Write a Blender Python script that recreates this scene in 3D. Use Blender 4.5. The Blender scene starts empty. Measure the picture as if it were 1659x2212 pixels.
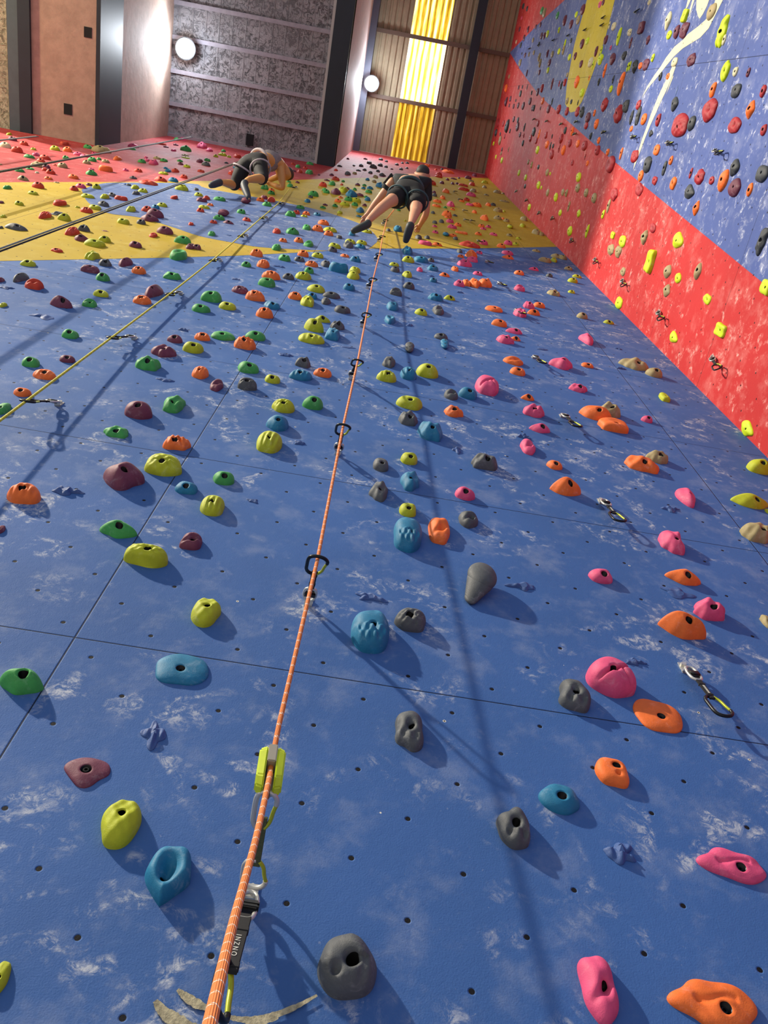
import bpy, bmesh, math, random
import numpy as np
from mathutils import Vector, Matrix, Quaternion
PI = math.pi
S = bpy.context.scene
COL = S.collection
# ------------------------------------------------------------------ camera geometry
C_DIST = 1.4          # camera to main wall
CAM_Z = 1.6
F = 1782.82
PITCH, ROLL, YAW = (math.radians(v) for v in (63.37157, 3.50068, 6.63308))
fw = np.array([math.sin(YAW)*math.cos(PITCH), math.cos(YAW)*math.cos(PITCH), math.sin(PITCH)])
rt = np.array([math.cos(YAW), -math.sin(YAW), 0.0])
up = np.cross(rt, fw)
r2 = math.cos(ROLL)*rt + math.sin(ROLL)*up
u2 = -math.sin(ROLL)*rt + math.cos(ROLL)*up
MC = np.array([r2, -u2, fw])
CAM = np.array([0.0, -C_DIST, CAM_Z])
XR = 2.26             # right wall plane
def ray(u, v): return MC.T @ np.array([(u-829.5)/F, (v-1106)/F, 1.0])
def Wy(u, v, y=0.0):
    d = ray(u, v); return CAM + d*((y-CAM[1])/d[1])
def Wx(u, v, x=XR):
    d = ray(u, v); return CAM + d*((x-CAM[0])/d[0])
def Wz(u, v, z):      # z above the camera
    d = ray(u, v); return CAM + d*(z/d[2])
def proj(p):
    q = MC @ (np.array(p, float)-CAM); return np.array([q[0]/q[2]*F+829.5, q[1]/q[2]*F+1106])
cam = bpy.data.cameras.new('camera'); co = bpy.data.objects.new('camera', cam); COL.objects.link(co)
cam.sensor_fit = 'VERTICAL'; cam.sensor_height = 36.0; cam.lens = F/2212*36.0
cam.clip_start = 0.02; cam.clip_end = 200
m = Matrix.Identity(4)
for i in range(3):
    m[i][0] = r2[i]; m[i][1] = u2[i]; m[i][2] = -fw[i]; m[i][3] = CAM[i]
co.matrix_world = m; S.camera = co
S.view_settings.view_transform = 'Standard'; S.view_settings.look = 'None'
S.view_settings.gamma = 1.0; S.view_settings.use_curve_mapping = False
S.view_settings.exposure = 0.0
# ------------------------------------------------------------------ helpers
def lin(c):
    if isinstance(c, str):
        c = tuple(int(c[i:i+2], 16) for i in (0, 2, 4))
    r = []
    for x in c:
        x = x/255.0; r.append(x/12.92 if x <= 0.04045 else ((x+0.055)/1.055)**2.4)
    return (*r, 1.0)
def newmat(name):
    mt = bpy.data.materials.new(name); mt.use_nodes = True
    nt = mt.node_tree; b = nt.nodes['Principled BSDF']
    return mt, nt, b
class N:
    """tiny node-tree writer"""
    def __init__(s, nt): s.nt = nt
    def node(s, t, **kw):
        n = s.nt.nodes.new(t)
        for k, v in kw.items():
            if k.startswith('i_'):
                k = k[2:]; k = int(k) if k.isdigit() else k.replace('_', ' ')
                s.put(n.inputs[k], v)
            else: setattr(n, k, v)
        return n
    def put(s, sock, v):
        if isinstance(v, bpy.types.NodeSocket): s.nt.links.new(v, sock)
        else: sock.default_value = v
    def math(s, op, a, b=0.0, c=None, clamp=False):
        n = s.nt.nodes.new('ShaderNodeMath'); n.operation = op; n.use_clamp = clamp
        s.put(n.inputs[0], a); s.put(n.inputs[1], b)
        if c is not None: s.put(n.inputs[2], c)
        return n.outputs[0]
    def mix(s, f, a, b, bt='MIX'):
        n = s.nt.nodes.new('ShaderNodeMix'); n.data_type = 'RGBA'; n.blend_type = bt
        s.put(n.inputs[0], f); s.put(n.inputs[6], a); s.put(n.inputs[7], b)
        return n.outputs[2]
    def ramp(s, f, a, b):   # smoothstep a..b -> 0..1
        n = s.nt.nodes.new('ShaderNodeMapRange'); n.interpolation_type = 'SMOOTHSTEP'
        s.put(n.inputs[0], f); n.inputs[1].default_value = a; n.inputs[2].default_value = b
        return n.outputs[0]
    def noise(s, vec, scale, detail=2.0, rough=0.5, dist=0.0):
        n = s.nt.nodes.new('ShaderNodeTexNoise'); s.put(n.inputs['Vector'], vec)
        n.inputs['Scale'].default_value = scale; n.inputs['Detail'].default_value = detail
        n.inputs['Roughness'].default_value = rough; n.inputs['Distortion'].default_value = dist
        return n.outputs[0]
    def bump(s, h, strength, dist, base=None):
        n = s.nt.nodes.new('ShaderNodeBump'); s.put(n.inputs['Height'], h)
        n.inputs['Strength'].default_value = strength; n.inputs['Distance'].default_value = dist
        if base is not None: s.put(n.inputs['Normal'], base)
        return n.outputs[0]
def simple(name, col, rough=0.5, metal=0.0, spec=0.5, noise=0.0, scale=20, bump=0.0):
    mt, nt, b = newmat(name); g = N(nt)
    c = lin(col)
    if noise or bump:
        pos = nt.nodes.new('ShaderNodeTexCoord').outputs['Object']
        nz = g.noise(pos, scale, 6, 0.65)
        f = g.ramp(nz, 0.3, 0.7)
        dark = tuple(x*(1-noise) for x in c[:3])+(1,)
        lite = tuple(min(1, x*(1+noise)) for x in c[:3])+(1,)
        g.put(b.inputs['Base Color'], g.mix(f, dark, lite))
        if bump: g.put(b.inputs['Normal'], g.bump(nz, 0.6, bump))
    else: b.inputs['Base Color'].default_value = c
    b.inputs['Roughness'].default_value = rough; b.inputs['Metallic'].default_value = metal
    b.inputs['Specular IOR Level'].default_value = spec
    return mt
def emit(name, col, strength):
    mt, nt, b = newmat(name)
    b.inputs['Base Color'].default_value = (0, 0, 0, 1)
    b.inputs['Emission Color'].default_value = lin(col); b.inputs['Emission Strength'].default_value = strength
    return mt
def link(name, me, mat=None, parent=None, kind=None, label=None, cat=None, group=None):
    o = bpy.data.objects.new(name, me); COL.objects.link(o)
    if mat is not None and me is not None:
        for q in (mat if isinstance(mat, (list, tuple)) else [mat]): me.materials.append(q)
    if parent is not None: o.parent = parent
    if kind: o['kind'] = kind
    if label: o['label'] = label
    if cat: o['category'] = cat
    if group: o['group'] = group
    return o
def bm_mesh(bm, name, smooth=False):
    me = bpy.data.meshes.new(name); bm.to_mesh(me); bm.free()
    if smooth:
        for p in me.polygons: p.use_smooth = True
    return me
def add_box(bm, x0, x1, y0, y1, z0, z1):
    vs = [bm.verts.new(p) for p in ((x0,y0,z0),(x1,y0,z0),(x1,y1,z0),(x0,y1,z0),(x0,y0,z1),(x1,y0,z1),(x1,y1,z1),(x0,y1,z1))]
    for f in ((3,2,1,0),(4,5,6,7),(0,1,5,4),(1,2,6,5),(2,3,7,6),(3,0,4,7)): bm.faces.new([vs[i] for i in f])
    return vs
def box(name, x0, x1, y0, y1, z0, z1, mat, **kw):
    bm = bmesh.new(); add_box(bm, x0, x1, y0, y1, z0, z1)
    return link(name, bm_mesh(bm, name), mat, **kw)
def catmull(pts, n):
    pts = [np.array(p, float) for p in pts]; out = []
    P = [2*pts[0]-pts[1]] + pts + [2*pts[-1]-pts[-2]]
    for i in range(len(pts)-1):
        a, b, c, d = P[i:i+4]
        for k in range(n):
            t = k/n
            out.append(0.5*((2*b)+(c-a)*t+(2*a-5*b+4*c-d)*t*t+(3*b-a-3*c+d)*t**3))
    out.append(pts[-1]); return out
def add_tube(bm, pts, r, seg=8, closed=False, uv=None, flat=None):
    """tube along pts; r number or list; flat=(sx,sy) scales the section"""
    pts = [Vector(p) for p in pts]; n = len(pts)
    rs = r if isinstance(r, (list, tuple)) else [r]*n
    tang = []
    for i in range(n):
        a = pts[(i-1) % n] if (closed or i > 0) else pts[i]
        b = pts[(i+1) % n] if (closed or i < n-1) else pts[i]
        tang.append((b-a).normalized())
    t0 = tang[0]; ref = Vector((0, 0, 1)) if abs(t0.z) < 0.9 else Vector((1, 0, 0))
    nrm = (ref - t0*ref.dot(t0)).normalized(); rings = []; L = 0; Ls = []
    for i in range(n):
        t = tang[i]
        nrm = (nrm - t*nrm.dot(t)).normalized(); bn = t.cross(nrm)
        if i: L += (pts[i]-pts[i-1]).length
        Ls.append(L)
        sx, sy = flat or (1, 1)
        rings.append([bm.verts.new(pts[i] + (nrm*math.cos(2*PI*k/seg)*sx + bn*math.sin(2*PI*k/seg)*sy)*rs[i]) for k in range(seg)])
    lay = bm.loops.layers.uv.verify() if uv else None
    for i in range(n if closed else n-1):
        A, B = rings[i], rings[(i+1) % n]
        for k in range(seg):
            f = bm.faces.new((A[k], A[(k+1) % seg], B[(k+1) % seg], B[k])); f.smooth = True
            if lay:
                for lp, (uu, vv) in zip(f.loops, ((k, Ls[i]), (k+1, Ls[i]), (k+1, Ls[min(i+1, n-1)]), (k, Ls[min(i+1, n-1)]))):
                    lp[lay].uv = (uu/seg, vv)
    if not closed:
        bm.faces.new(list(reversed(rings[0]))); bm.faces.new(rings[-1])
def tube(name, pts, r, mat, seg=8, closed=False, uv=None, flat=None, **kw):
    bm = bmesh.new(); add_tube(bm, pts, r, seg, closed, uv, flat)
    return link(name, bm_mesh(bm, name), mat, **kw)
def prism(name, pts, nrm, depth, mat, **kw):
    """flat polygon pts raised by depth along nrm"""
    bm = bmesh.new(); nv = Vector(nrm)*depth
    A = [bm.verts.new(p) for p in pts]; B = [bm.verts.new(Vector(p)+nv) for p in pts]
    bm.faces.new(B); n = len(pts)
    for i in range(n): bm.faces.new((A[i], A[(i+1) % n], B[(i+1) % n], B[i]))
    bmesh.ops.recalc_face_normals(bm, faces=bm.faces)
    return link(name, bm_mesh(bm, name), mat, **kw)
# ------------------------------------------------------------------ wall materials
def wall_mat(name, col, chalk, axis, chalk_col=(206, 210, 214), seams=True, cs=2.3, wear=0.10, dabs=0.10):
    """painted, sand-textured plywood: chalk smears, staggered T-nut holes, screw holes, panel seams. axis: which world axes run along the wall"""
    mt, nt, b = newmat(name); g = N(nt)
    pos = nt.nodes.new('ShaderNodeNewGeometry').outputs['Position']
    sp = nt.nodes.new('ShaderNodeSeparateXYZ'); g.put(sp.inputs[0], pos)
    a = sp.outputs[axis]; z = g.math('SUBTRACT', sp.outputs[2], CAM_Z)
    base = lin(col)
    n1 = g.noise(pos, 0.8, 4, 0.6)
    c = g.mix(g.ramp(n1, 0.3, 0.7), tuple(x*(1-wear) for x in base[:3])+(1,), tuple(min(1, x*(1+wear)) for x in base[:3])+(1,))
    # chalk
    big = g.ramp(g.noise(pos, cs, 3, 0.6, 0.6), 0.47, 0.60)
    fine = g.ramp(g.noise(pos, 30, 9, 0.80, 0.8), 0.44, 0.62)
    mid = g.ramp(g.noise(pos, 8.5, 4, 0.6, 1.0), 0.49, 0.63)
    ch = g.math('MULTIPLY', g.math('MULTIPLY', big, fine), mid)
    haze = g.math('MULTIPLY', g.ramp(g.noise(pos, 6.0, 5, 0.65), 0.48, 0.72), 0.14)
    dab = g.math('MULTIPLY', g.math('MULTIPLY', g.ramp(g.noise(pos, 13, 3, 0.6, .4), 0.60, 0.72), g.math('ADD', fine, 0.3)), dabs)
    spk = g.ramp(g.noise(pos, 70, 3, 0.6), 0.68, 0.74)
    ch = g.math('ADD', g.math('MULTIPLY', ch, chalk), g.math('ADD', g.math('ADD', haze, dab), g.math('MULTIPLY', spk, 0.16)), clamp=True)
    c = g.mix(ch, c, lin(chalk_col))
    # screw holes
    vo = g.node('ShaderNodeTexVoronoi', i_Scale=8.0); g.put(vo.inputs['Vector'], pos)
    dv = vo.outputs['Distance']
    sc = nt.nodes.new('ShaderNodeSeparateColor'); g.put(sc.inputs[0], vo.outputs['Color'])
    keep = g.math('GREATER_THAN', sc.outputs[0], 0.45)
    c = g.mix(g.math('MULTIPLY', g.math('LESS_THAN', dv, 0.036), keep), c, lin((225, 220, 205)))
    c = g.mix(g.math('MULTIPLY', g.math('LESS_THAN', dv, 0.020), keep), c, lin((25, 25, 30)))
    # T-nut holes
    def lattice(oa, oz):
        da = g.math('MULTIPLY', g.math('SUBTRACT', g.math('FRACT', g.math('ADD', g.math('DIVIDE', g.math('SUBTRACT', a, oa), 0.2365), 100.5)), 0.5), 0.2365)
        dz = g.math('MULTIPLY', g.math('SUBTRACT', g.math('FRACT', g.math('ADD', g.math('DIVIDE', g.math('SUBTRACT', z, oz), 0.2525), 100.5)), 0.5), 0.2525)
        return g.math('SQRT', g.math('ADD', g.math('MULTIPLY', da, da), g.math('MULTIPLY', dz, dz)))
    d = g.math('MINIMUM', lattice(0.021, 1.329), lattice(0.139, 1.4555))
    c = g.mix(g.math('LESS_THAN', d, 0.0060), c, (0.004, 0.004, 0.006, 1))
    hgt = g.math('MULTIPLY', g.ramp(d, 0.0052, 0.0085), 0.3)
    nb = g.noise(pos, 260, 2, 0.6)
    if seams:
        def line(v, o, per):
            q = g.math('MULTIPLY', g.math('ABSOLUTE', g.math('SUBTRACT', g.math('FRACT', g.math('ADD', g.math('DIVIDE', g.math('SUBTRACT', v, o), per), 50.5)), 0.5)), per)
            return q
        q = g.math('MINIMUM', line(a, -0.637 if axis == 0 else -2.05, 2.363), line(z, 1.777, 1.238))
        s = g.math('LESS_THAN', q, 0.0016)
        c = g.mix(s, c, tuple(x*0.10 for x in base[:3])+(1,))
        hgt = g.math('MULTIPLY', hgt, g.ramp(q, 0.001, 0.004))
    n2 = g.bump(nb, 0.55, 0.0012)
    n2 = g.bump(g.noise(pos, 45, 3, 0.6), 0.25, 0.003, n2)
    n3 = g.bump(hgt, 0.8, 0.006, n2)
    g.put(b.inputs['Base Color'], c); g.put(b.inputs['Normal'], n3)
    b.inputs['Roughness'].default_value = 0.72; b.inputs['Specular IOR Level'].default_value = 0.22
    return mt
BLUE = (60, 98, 158)
M_blue = wall_mat('blue_wall_paint', BLUE, 0.8, 0)
M_oval = wall_mat('pale_blue_wall_paint', (76, 100, 150), 0.62, 0)
M_yel = wall_mat('yellow_wall_paint', (172, 146, 26), 0.25, 0, (215, 205, 130))
M_red = wall_mat('red_wall_paint', (156, 50, 54), 0.35, 0, (225, 170, 170))
M_rblue = wall_mat('blue_side_wall_paint', (74, 92, 152), 0.7, 1, (225, 230, 240), cs=3.0, dabs=.6)
M_rred = wall_mat('red_side_wall_paint', (184, 42, 42), 0.45, 1, (245, 200, 190), cs=3.0, dabs=.55)
M_ryel = wall_mat('yellow_side_wall_paint', (190, 174, 22), 0.3, 1, (235, 225, 150), cs=3.0, dabs=.3)
M_white = wall_mat('white_side_wall_paint', (206, 204, 176), 0.15, 1, (240, 240, 235), seams=False)
# ------------------------------------------------------------------ light levels
LAMP1, LAMP2, KEY, WORLD, WARM = 300.0, 500.0, 25500.0, 0.52, 1700.0
KEYPOS = (-14.9, -7.0, 18.0)
NUM = 'one two three four five six seven eight nine ten'.split()
CLIP_V = [2.06, 3.0, 3.78, 4.72, 5.9, 7.3, 8.2, 9.1]
CLIPNAME = {k: ('under clip two' if k == 8 else ('above clip nine' if k == 0 else 'between clips %s and %s' % (NUM[8-k], NUM[9-k]))) for k in range(9)}
CLIPNAME[8] = 'under clip two'
# ------------------------------------------------------------------ room shell
Z13, Z14, Z17, Z23 = 13.3+CAM_Z, 14.3+CAM_Z, 17.2+CAM_Z, 23.3+CAM_Z
XL1, XL0, XS, XB = -5.41, -4.43, -1.55, -1.22
M_floor = simple('grey_crash_mat', (170, 170, 172), 0.8, noise=0.1, scale=3)
box('floor', -16, XR+0.1, -9, 0.1, -0.1, 0, M_floor, kind='structure')
wall = box('wall_front', -9.5, XR, 0, 0.12, 0, Z23, M_blue, kind='structure')
def paint(pix, d, mat, parent, right=False, name='painted_band'):
    pts = [(Wx(*p) if right else Wy(*p)) if len(p) == 2 else np.array(p[0]) for p in pix]
    return prism(name, [tuple(p) for p in pts], (-1, 0, 0) if right else (0, -1, 0), d, mat, parent=parent, kind='structure')
ztop = Z23-0.01
low = [(-90, 560), (0, 564), (100, 562), (350, 557), (500, 553), (600, 548), (690, 543), (800, 537), (1000, 537), (1190, 531)]
lowp = [Wy(*p) for p in low]; lowp[0] = np.array([-2.75, 0, lowp[1][2]-0.35]); lowp = [np.array([-9.4, 0, lowp[0][2]-4])]+lowp; lowp[-1][0] = XR-0.002
redb = [(0, 394), (280, 393), (430, 391), (610, 390), (737, 385), (930, 382), (1040, 382)]
redp = [Wy(*p) for p in redb]; redp = [np.array([-9.4, 0, 3.5])]+redp; redp[-1][0] = XR-0.002
prism('painted_band', [tuple(p) for p in lowp+redp[::-1]], (0, -1, 0), 0.0012, M_yel, parent=wall, kind='structure')
prism('painted_band', [tuple(p) for p in redp+[np.array([XR-0.002, 0, ztop]), np.array([-9.4, 0, ztop])]], (0, -1, 0), 0.0012, M_red, parent=wall, kind='structure')
oval = [(176, 410), (215, 398), (260, 395), (415, 397), (450, 408), (600, 435), (680, 452), (740, 470), (790, 490), (815, 515), (806, 530), (785, 540), (720, 542), (640, 539), (560, 534), (500, 524), (430, 510), (370, 490), (300, 470), (230, 460), (190, 437)]
ov = catmull([Wy(*p) for p in oval]+[Wy(*oval[0])], 4)[:-1]
prism('painted_oval', [tuple(p) for p in ov], (0, -1, 0), 0.0024, M_oval, parent=wall, kind='structure')
# old glue ring low on the wall
M_glue = simple('old_glue', (168, 160, 132), 0.9, noise=0.35, scale=90, bump=0.006)
gl = bmesh.new()
SO = [0]
def strip(bm, pix, w):
    SO[0] += 1
    P = catmull([Wy(u, v) for u, v in pix], 8); n = len(P)
    L = []; R = []
    for i, p in enumerate(P):
        t = P[min(i+1, n-1)]-P[max(i-1, 0)]; t /= np.linalg.norm(t); s = np.array([-t[2], 0, t[0]])
        wi = w*(0.35+0.65*math.sin(PI*min(1, max(0, (i+0.5)/n)))) * (0.85+0.3*random.Random(i*7+int(w*1e4)).random())
        L.append(bm.verts.new(p+s*wi+np.array([0, -0.002-.0012*SO[0], 0]))); R.append(bm.verts.new(p-s*wi+np.array([0, -0.002-.0012*SO[0], 0])))
    for i in range(n-1): bm.faces.new((R[i], R[i+1], L[i+1], L[i]))
strip(gl, [(383, 2140), (405, 2158), (432, 2174), (462, 2184)], .008)
strip(gl, [(335, 2165), (352, 2188), (378, 2207), (415, 2226), (450, 2236)], .012)
strip(gl, [(470, 2192), (505, 2204), (545, 2207), (590, 2198), (640, 2178), (684, 2154)], .006)
strip(gl, [(530, 2218), (560, 2210), (600, 2202)], .008)
strip(gl, [(440, 2205), (470, 2222), (500, 2232)], .012)
link('glue_residue', bm_mesh(gl, 'glue_residue'), M_glue, parent=wall, kind='structure')
# right wall
rw = box('wall_right', XR, XR+0.12, -6.5, 0.12, 0, Z23, M_rblue, kind='structure')
bd = [Wx(*p) for p in [(1659, 620), (1500, 490), (1310, 335), (1185, 225), (1160, 200), (1123, 150), (1107, 112)]]
bd[-1][2] = ztop
ra = [np.array([XR, -0.45, 0.01])]+bd+[np.array([XR, -0.002, ztop]), np.array([XR, -0.002, 0.01])]
prism('painted_band', [tuple(p) for p in ra], (-1, 0, 0), 0.0012, M_rred, parent=rw, kind='structure')
rb = [np.array([XR, bd[-1][1]-0.02, ztop]), Wx(1170, 45), Wx(1220, 0), np.array([XR, -3.45, 13.6]), np.array([XR, -6.4, 13.6]), np.array([XR, -6.4, ztop])]
prism('painted_band', [tuple(p) for p in rb], (-1, 0, 0), 0.0012, M_rred, parent=rw, kind='structure')
ys = [(1276, -30), (1268, 0), (1241, 96), (1225, 181), (1221, 224), (1232, 243), (1242, 241), (1257, 220), (1281, 157), (1308, 81), (1328, 0), (1335, -30)]
prism('painted_stripe', [tuple(Wx(*p)) for p in ys], (-1, 0, 0), 0.0020, M_ryel, parent=rw, kind='structure')
def swoosh(z, o):
    return [tuple(Wx(1360+x/5.548, o+y/5.548)) for x, y in z]
SW = [swoosh([(1140,-60),(1120,0),(1060,120),(1000,240),(950,340),(850,450),(720,530),(640,580),(540,670),(440,790),(330,930),(220,1060),(150,1170),(210,1040),(300,900),(380,790),(440,690),(540,560),(640,480),(700,410),(820,320),(910,240),(940,200),(1000,100),(1030,0),(1045,-60)], 0),
      swoosh([(520,780),(555,800),(520,900),(440,1090),(370,1230),(320,1350),(250,1500),(190,1650),(120,1840),(45,2040),(60,1950),(100,1830),(150,1670),(200,1540),(250,1390),(310,1240),(380,1080),(440,960)], 0),
      swoosh([(810,-60),(805,0),(800,110),(820,190),(840,225),(880,170),(930,70),(955,0),(970,-60)], 0),
      swoosh([(795,-60),(780,0),(760,60),(715,205),(725,110),(750,20),(765,-60)], 0),
      swoosh([(745,-60),(735,0),(700,80),(672,112),(690,40),(715,-60)], 0),
      swoosh([(530,905),(518,940),(470,1060),(440,1130),(480,1010),(515,920)], 0)]
for s in SW:
    prism('painted_swoosh', s, (-1, 0, 0), 0.0020, M_white, parent=rw, kind='structure')
# ceiling materials
def block_mat(name, col):
    mt, nt, b = newmat(name); g = N(nt)
    pos = nt.nodes.new('ShaderNodeNewGeometry').outputs['Position']
    sp = nt.nodes.new('ShaderNodeSeparateXYZ'); g.put(sp.inputs[0], pos)
    br = g.node('ShaderNodeTexBrick', i_Scale=1.0); g.put(br.inputs['Vector'], pos); br.offset = 0.0
    br.inputs['Brick Width'].default_value = 0.24; br.inputs['Row Height'].default_value = 0.55
    br.inputs['Mortar Size'].default_value = 0.014; br.inputs['Mortar Smooth'].default_value = 0.4
    br.inputs['Color1'].default_value = (0.0, 0.0, 0.0, 1); br.inputs['Color2'].default_value = (0.35, 0.35, 0.35, 1); br.inputs['Mortar'].default_value = (1, 1, 1, 1)
    nz = g.noise(pos, 16, 8, 0.75, 0.5)
    pit = g.ramp(g.noise(pos, 12, 6, 0.8, 1.0), 0.36, 0.50)
    c = lin(col); d = tuple(x*0.35 for x in c[:3])+(1,)
    cc = g.mix(g.math('MAXIMUM', pit, br.outputs['Fac']), d, c)
    cc = g.mix(g.ramp(g.noise(pos, 1.1, 3, .6), .35, .65), cc, tuple(x*0.8 for x in c[:3])+(1,), 'MIX')
    g.put(b.inputs['Base Color'], cc)
    h = g.math('ADD', g.math('MULTIPLY', pit, 0.8), g.math('ADD', g.math('MULTIPLY', br.outputs['Fac'], 0.9), nz))
    g.put(b.inputs['Normal'], g.bump(h, 1.0, 0.05))
    b.inputs['Roughness'].default_value = 0.85
    return mt
M_block = block_mat('rough_block_slab', (188, 188, 192))
M_conc = simple('tan_concrete', (172, 146, 130), 0.8, noise=0.12, scale=6, bump=0.01)
M_pinkc = simple('pinkish_plaster', (176, 150, 148), 0.8, noise=0.1, scale=5, bump=0.01)
M_steel = simple('dark_painted_steel', (30, 40, 52), 0.55, noise=0.1, scale=4)
M_steel2 = simple('slate_painted_steel', (74, 92, 100), 0.55, noise=0.1, scale=4)
M_brown = simple('brown_corrugated_sheet', (160, 148, 120), 0.8, noise=0.08, scale=5)
M_hole = simple('dark_recess', (24, 26, 30), 0.9)
YB = -6.5
ceil = box('ceiling', XL0, XB, YB, 0.12, Z17, Z17+0.25, M_block, kind='structure')
rib = bmesh.new()
for k in range(-1, 12):
    add_box(rib, XL0, XS, -0.02-0.55*k-0.035, -0.02-0.55*k+0.035, Z17-0.03, Z17+0.01)
link('concrete_course', bm_mesh(rib, 'concrete_course'), simple('pale_concrete_course', (160, 157, 166), .85, noise=.1, scale=9, bump=.01), parent=ceil, kind='structure')
tr1 = box('trim_1', XS, XB, YB, 0.1, Z17-0.07, Z17+0.02, M_steel, kind='structure')
box('edge_strip', XS-0.05, XS, YB, 0.1, Z17-0.05, Z17+0.02, simple('white_edge_strip', (190, 190, 185), .8), parent=tr1, kind='structure')
box('wall_left', XB-0.1, XB, YB, 0.1, Z17, Z23, M_pinkc, kind='structure')
tr2 = box('trim_2', XB, XB+0.16, YB, 0.1, Z23-0.25, Z23, simple('slate_beam', (92, 98, 112), .6), kind='structure')
box('trim_3', XL1, XL0-0.06, YB, 0.12, Z13, Z13+0.2, M_conc, kind='structure')
tr4 = box('trim_4', XL0-0.06, XL0, YB, 0.12, Z13-0.02, Z14, M_steel, kind='structure')
box('trim_5', XL0-0.06, XL0, YB, 0.12, Z14, Z17+0.2, M_conc, kind='structure')
box('trim_6', -5.58, XL1, YB, 0.12, Z13-0.05, Z13+0.2, M_steel, kind='structure')
box('trim_7', -5.74, -5.58, YB, 0.12, Z13-0.02, Z13+0.2, M_steel2, kind='structure')
box('trim_8', -7.2, -5.74, YB, 0.12, Z13, Z13+0.2, block_mat('pale_block_slab', (205, 205, 180)), kind='structure')
bm = bmesh.new()
for (u, v, z, s) in ((190, 70, 13.3, .055), (147, 236, 13.3, .06)):
    p = Wz(u, v, z); add_box(bm, p[0]-s, p[0]+s, p[1]-s*1.2, p[1]+s*1.2, Z13-0.006, Z13+0.02)
link('conduit_recess', bm_mesh(bm, 'r'), M_hole, parent=bpy.data.objects['trim_3'], kind='structure')
p = Wz(540, 302, 17.2); bm = bmesh.new(); add_box(bm, p[0]-.07, p[0]+.07, p[1]-.1, p[1]+.1, Z17-0.035, Z17+.02)
link('conduit_recess', bm_mesh(bm, 'r'), M_hole, parent=ceil, kind='structure')
# corrugated roof with skylight
def corr(name, x0, x1, y0, y1, z, mat, pitch=0.15, amp=0.03, **kw):
    bm = bmesh.new(); n = max(2, int((x1-x0)/pitch*8)); A = []; B = []
    for i in range(n+1):
        x = x0+(x1-x0)*i/n; ph = (x/pitch) % 1
        t = 0 if ph < .55 else (1 if .68 < ph < .87 else ((ph-.55)/.13 if ph < .7 else (1-ph)/.13))
        t = max(0, min(1, t)); A.append(bm.verts.new((x, y0, z+amp*t))); B.append(bm.verts.new((x, y1, z+amp*t)))
    for i in range(n): bm.faces.new((A[i], B[i], B[i+1], A[i+1]))
    return link(name, bm_mesh(bm, name), mat, **kw)
roof = corr('ceiling_roof_sheet', XB, -0.235, YB, 0.1, Z23, M_brown, kind='structure')
corr('roof_sheet', 0.69, XR, YB, 0.1, Z23, M_brown, parent=roof, kind='structure')
def sky_mat(name, strength, k):
    mt, nt, b = newmat(name); g = N(nt)
    pos = nt.nodes.new('ShaderNodeNewGeometry').outputs['Position']
    mp = g.node('ShaderNodeMapping'); g.put(mp.inputs[0], pos); mp.inputs['Scale'].default_value = (1, .07, 1)
    nz = g.noise(mp.outputs[0], 26, 3, 0.6)
    wv = g.node('ShaderNodeTexWave', i_Scale=2.2, bands_direction='X', i_Distortion=1.5); g.put(wv.inputs['Vector'], mp.outputs[0])
    f = g.math('ADD', g.math('MULTIPLY', nz, 0.75), g.math('MULTIPLY', wv.outputs['Fac'], 0.35))
    cr = nt.nodes.new('ShaderNodeValToRGB'); g.put(cr.inputs[0], f)
    e = cr.color_ramp.elements; e[0].position = 0.30-k; e[0].color = (.10, .055, .004, 1); e[1].position = .78-k; e[1].color = (1, .95, .72, 1)
    for q, c in ((.44-k, (.50, .30, .012, 1)), (.58-k, (.95, .68, .08, 1))):
        x = e.new(q); x.color = c
    g.put(b.inputs['Emission Color'], cr.outputs[0]); b.inputs['Emission Strength'].default_value = strength
    b.inputs['Base Color'].default_value = lin((190, 150, 30)); b.inputs['Roughness'].default_value = .3
    return mt
win = link('window_1', None, kind='structure'); 
E0 = bpy.data.objects['window_1']
corr('skylight_pane', -0.235, 0.69, -1.33, 0.1, Z23+.002, sky_mat('skylight_dim', 0.9, -0.17), parent=E0, kind='structure', pitch=.1)
corr('skylight_pane', -0.235, 0.69, -2.75, -1.33, Z23+.002, sky_mat('skylight_bright', 2.2, .14), parent=E0, kind='structure', pitch=.1)
corr('skylight_pane', -0.235, 0.69, YB, -2.75, Z23+.002, sky_mat('skylight_mid', 1.3, .02), parent=E0, kind='structure', pitch=.1)
for k, y in enumerate((-1.33, -2.76, -4.2)):
    box('trim_%d' % (9+k), XB, XR, y-.045, y+.045, Z23-.06, Z23-.005, simple('purlin_brown', (104, 88, 74), .6), kind='structure')
box('trim_12', 1.26, 1.47, YB, .1, Z23-.22, Z23-.07, M_steel, kind='structure')
box('trim_13', XB, XR, -.012, 0, Z23-.09, Z23-.03, simple('pale_flashing', (200, 170, 160), .6), kind='structure')
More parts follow.
